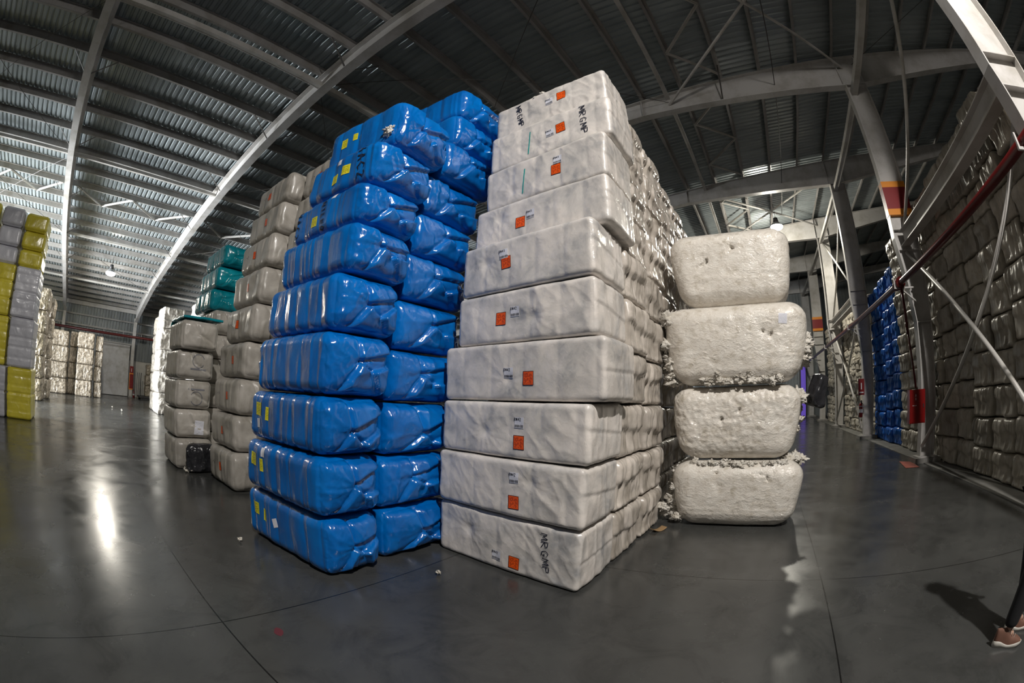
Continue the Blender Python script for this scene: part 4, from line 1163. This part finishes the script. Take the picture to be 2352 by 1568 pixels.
# ---- things lying on the floor
def scrap(x, y, s, seed, label, mat='fluff', group='white cotton scraps on the floor'):
    t = fluff('cotton_scrap', [(0, 0, s * .5), (s * .8, s * .3, s * .45)], None, seed, s)
    t.location = (x, y, 0)
    zmin = min(v.co.z for v in t.data.vertices); t.location.z = -zmin + .001
    tag(t, label, 'scrap', group)
scrap(-4.21, 1.6, .018, 1, 'tiny white scrap on the floor left of the front blue stack')
scrap(-2.48, 2.73, .018, 2, 'tiny white scrap on the floor between blue and white stacks')
scrap(-21.7, 1.49, .028, 3, 'left of two white scraps on the floor of the left aisle')
scrap(-20.2, 1.87, .028, 4, 'right of two white scraps on the floor of the left aisle')
scrap(-24.5, 1.2, .028, 5, 'farthest white scrap on the left aisle floor')
t = fluff('cotton_heap', [(.1 * math.cos(q), .08 * math.sin(q * 1.7), .05 + .02 * (q % 4)) for q in range(9)], None, 9, .065); t.location = (-1.12, 5.62, .02)
zmin = min(v.co.z for v in t.data.vertices); t.location.z = -zmin + .001
tag(t, 'heap of loose cotton between the white stack and the four-bale stack', 'cotton heap')
S, Fq = grid(10, 6, 1); P = S * np.array([.10, .05, .004]); P[:, 2] += .02 + .03 * S[:, 0] ** 2
me = npmesh('cardboard_scrap', P, Fq); me.materials.append(plain('brown_cardboard', (.30, .19, .09, 1), .8))
o = link('cardboard_scrap', me, loc=(-1.15, 5.12, 0)); o.rotation_euler = (0, 0, 1.0); o.location.z = .002 - min(v.co.z for v in me.vertices); tag(o, 'brown cardboard scrap at the foot of the white stack', 'cardboard')
S, Fq = grid(14, 8, 1); P = S * np.array([.05, .03, .0008]); rr_ = 1 + .3 * vnoise(P * 30 + 3, 4); P[:, 0] *= rr_; P[:, 1] *= rr_ * np.sqrt(np.clip(1.05 - S[:, 0] ** 2, 0, 1)); P[:, 2] += .001
me = npmesh('floor_stain', P, Fq, False); me.materials.append(plain('dull_red_stain', (.10, .018, .025, 1), .6))
tag(link('floor_stain', me, loc=(-2.42, 1.09, 0)), 'small dull red stain on the floor in front of the blue stack', 'stain')

# ------------------------------------------------------------------ person at the right edge
M['trouser'] = plain('black_trousers', (.004, .004, .005, 1), .9)
M['jacket'] = plain('black_jacket', (.006, .006, .008, 1), .85)
M['skin'] = plain('skin', (.45, .26, .18, 1), .5)
M['hair'] = plain('dark_hair', (.02, .013, .01, 1), .6)
M['suede'] = paint('brown_suede', (.14, .065, .042, 1), .8)
M['sole'] = plain('cream_sole', (.42, .40, .36, 1), .5)
M['lace'] = plain('pale_laces', (.35, .30, .27, 1), .8)
def skinned(name, verts, edges, radii, mat, parent, sub=2, root=0):
    me = bpy.data.meshes.new(name + '_line'); me.from_pydata(verts, edges, [])
    o = bpy.data.objects.new(name + '_line', me); COL.objects.link(o)
    o.modifiers.new('s', 'SKIN')
    for i, r in enumerate(radii):
        me.skin_vertices[0].data[i].radius = r if isinstance(r, tuple) else (r, r)
        me.skin_vertices[0].data[i].use_root = (i == root)
    sb = o.modifiers.new('u', 'SUBSURF'); sb.levels = sub; sb.render_levels = sub
    dg = bpy.context.evaluated_depsgraph_get()
    nm = bpy.data.meshes.new_from_object(o.evaluated_get(dg))
    bpy.data.objects.remove(o); bpy.data.meshes.remove(me)
    nm.name = name
    nm.materials.clear(); nm.materials.append(mat)
    nm.polygons.foreach_set('use_smooth', [True] * len(nm.polygons))
    return link(name, nm, parent)
# faces +x; two feet at y = -.1 and +.1 of the body
pr = empty('person', (2.09, 2.37, 0)); tag(pr, 'person in black trousers and brown shoes standing at the right edge', 'person')
bv = [(0, 0, .95), (.02, 0, 1.15), (.0, 0, 1.38), (.01, 0, 1.47), (.03, 0, 1.55), (.045, 0, 1.63), (.035, 0, 1.71),
      (0, -.09, .88), (-.05, -.11, .50), (-.11, -.13, .10), (-.06, -.145, .055),
      (0, .09, .88), (.04, .06, .50), (.07, .02, .10), (.12, .015, .055),
      (0, -.17, 1.40), (.01, -.22, 1.13), (.10, -.21, .90), (.13, -.205, .84),
      (0, .17, 1.40), (.01, .22, 1.13), (.10, .21, .90), (.13, .205, .84)]
be = [(0, 1), (1, 2), (2, 3), (3, 4), (4, 5), (5, 6), (0, 7), (7, 8), (8, 9), (9, 10), (0, 11), (11, 12), (12, 13), (13, 14), (2, 15), (15, 16), (16, 17), (17, 18), (2, 19), (19, 20), (20, 21), (21, 22)]
br = [(.12, .09), (.12, .085), (.12, .09), .052, .065, .088, .07, .078, .052, .034, .026, .078, .052, .034, .026, .05, .038, .028, .035, .05, .038, .028, .035]
body = skinned('body', bv, be, br, M['skin'], pr)
for s in (-1, 1):
    for f in range(4):
        L_ = [.072, .082, .076, .06][f]; fx = .10 + .022 * f
        pts = [(fx + .01, s * .207, .835), (fx + .012, s * .205, .835 - L_ * .55), (fx + .004, s * .195, .835 - L_)]
        skinned('finger', pts, [(0, 1), (1, 2)], [.0095, .0085, .007], M['skin'], body, 1)
    skinned('thumb', [(.15, s * .20, .865), (.172, s * .19, .835), (.175, s * .182, .81)], [(0, 1), (1, 2)], [.011, .01, .008], M['skin'], body, 1)
skinned('jacket', [(0, 0, .92), (.02, 0, 1.15), (0, 0, 1.38), (.01, 0, 1.46), (0, -.175, 1.40), (.01, -.225, 1.13), (.095, -.215, .93), (0, .175, 1.40), (.01, .225, 1.13), (.095, .215, .93)],
        [(0, 1), (1, 2), (2, 3), (2, 4), (4, 5), (5, 6), (2, 7), (7, 8), (8, 9)], [(.14, .11), (.14, .105), (.135, .105), .065, .063, .052, .042, .063, .052, .042], M['jacket'], pr)
skinned('trousers', [(0, 0, .97), (0, -.09, .86), (-.05, -.11, .50), (-.11, -.13, .17), (-.11, -.13, .125), (0, .09, .86), (.04, .06, .50), (.07, .02, .17), (.07, .02, .125)],
        [(0, 1), (1, 2), (2, 3), (3, 4), (0, 5), (5, 6), (6, 7), (7, 8)], [(.13, .10), .092, .075, .060, .058, .092, .075, .060, .058], M['trouser'], pr)
# face and hair
S, Fq = grid(10, 10, 10); nn = S / np.linalg.norm(S, axis=1, keepdims=True)
P = nn * np.array([.105, .088, .115]) + np.array([.02, 0, 1.70]); keep = ~((nn[:, 0] > .35) & (nn[:, 2] < .55)) & (nn[:, 2] > -.75)
Fk = Fq[np.all(keep[Fq], axis=1)]
P = P + nn * (.008 * vnoise(P * 40, 3))[:, None]
me = npmesh('hair', P, Fk); me.materials.append(M['hair']); link('hair', me, pr)
for s in (-1, 1):
    b = MB(); b.tube([(.118, s * .032, 1.68), (.128, s * .032, 1.68)], [.012, .006], 8); b.build('eye', M['dark'], pr, True)
    b = MB(); b.tube([(.035, s * .085, 1.64), (.03, s * .098, 1.665), (.035, s * .088, 1.695)], [.01, .014, .01], 8); b.build('ear', M['skin'], pr, True)
b = MB(); b.tube([(.125, 0, 1.685), (.15, 0, 1.645), (.125, 0, 1.635)], [.008, .016, .01], 8); b.build('nose', M['skin'], pr, True)
b = MB(); b.tube([(.118, -.022, 1.605), (.13, 0, 1.603), (.118, .022, 1.605)], [.003, .006, .003], 8); b.build('mouth', plain('lips', (.4, .15, .12, 1), .5), pr, True)
def shoe(x, y, rz):
    """toe toward +x; a laced sneaker with a thick wavy sole"""
    t = empty('shoe'); t.parent = pr; t.location = (x, y, 0); t.rotation_euler = (0, 0, rz); t.scale = (.9, .92, 1)
    # outline half-widths along the length
    xs = np.linspace(-.085, .185, 28)
    u = (xs - xs[0]) / (xs[-1] - xs[0])
    hw = .036 + .012 * np.sin(np.clip((u - .25) / .75, 0, 1) * math.pi * .9) 
    hw = hw * np.sqrt(np.clip(1 - ((u - .5) / .515) ** 8, 0.03, 1)) * np.sqrt(np.clip(1 - np.clip((u - .72) / .29, 0, 1) ** 2.4, .05, 1))
    V = []; Fc = []
    prof_ = lambda uu: .030 + .014 * (1 - ss(np.array([uu]), .0, .5)[0]) + .006 * math.sin(uu * 9)
    for i, (xx, h_) in enumerate(zip(xs, hw)):
        zt_ = prof_(u[i]); zb = .004 * 0 + .014 * max(0, u[i] - .78) / .22 * (1 if u[i] > .78 else 0)
        V += [(xx, -h_, zb), (xx, h_, zb), (xx, h_ * 1.05, (zt_ + zb) / 2), (xx, h_, zt_), (xx, -h_, zt_), (xx, -h_ * 1.05, (zt_ + zb) / 2)]
    for i in range(len(xs) - 1):
        for k in range(6): Fc.append((6 * i + k, 6 * i + 6 + k, 6 * i + 6 + (k + 1) % 6, 6 * i + (k + 1) % 6))
    Fc += [tuple(range(6)), tuple(6 * (len(xs) - 1) + k for k in range(6))[::-1]]
    me = npmesh('sole', np.array(V), Fc); me.materials.append(M['sole']); link('sole', me, t)
    V = []; Fc = []; n_ = 12
    for i, (xx, h_) in enumerate(zip(xs, hw)):
        uu = u[i]
        top = .125 - .0 * uu if uu < .3 else .125 - (.125 - .072) * ss(np.array([uu]), .3, .62)[0] - .03 * ss(np.array([uu]), .7, 1.0)[0]
        if uu > .93: top -= .018 * (uu - .93) / .07
        zb = prof_(uu) - .006
        ww = h_ * .96
        for k in range(n_ + 1):
            a_ = math.pi * k / n_
            e = .62
            cy = math.copysign(abs(math.cos(a_)) ** e, math.cos(a_)); sy_ = math.sin(a_) ** .8
            nar = 1 - .22 * sy_ * (1 if uu < .45 else .5)
            V.append((xx + (0.0), -ww * cy * nar, zb + (top - zb) * sy_))
    for i in range(len(xs) - 1):
        for k in range(n_): Fc.append((i * (n_ + 1) + k, i * (n_ + 1) + k + 1, (i + 1) * (n_ + 1) + k + 1, (i + 1) * (n_ + 1) + k))
    Fc.append(tuple(range(n_ + 1))[::-1]); Fc.append(tuple((len(xs) - 1) * (n_ + 1) + k for k in range(n_ + 1)))
    me = npmesh('upper', np.array(V), Fc); me.materials.append(M['suede']); link('upper', me, t)
    for q in range(4):
        xx = .028 + .022 * q; zz = .118 - .0135 * q
        b = MB(); b.tube([(xx - .006, -.026, zz - .014), (xx, -.012, zz), (xx + .004, .012, zz), (xx + .01, .026, zz - .014)], .0026, 6); b.build('lace', M['lace'], t, True)
    b = MB(); b.tube([(.02, 0, .125), (.035, -.02, .135), (.05, -.03, .12), (.03, -.005, .124), (.04, .02, .135), (.055, .03, .118)], .0026, 6); b.build('lace', M['lace'], t, True)
    return t
shoe(-.135, -.135, Rt(-22))
shoe(.055, .02, Rt(-12))
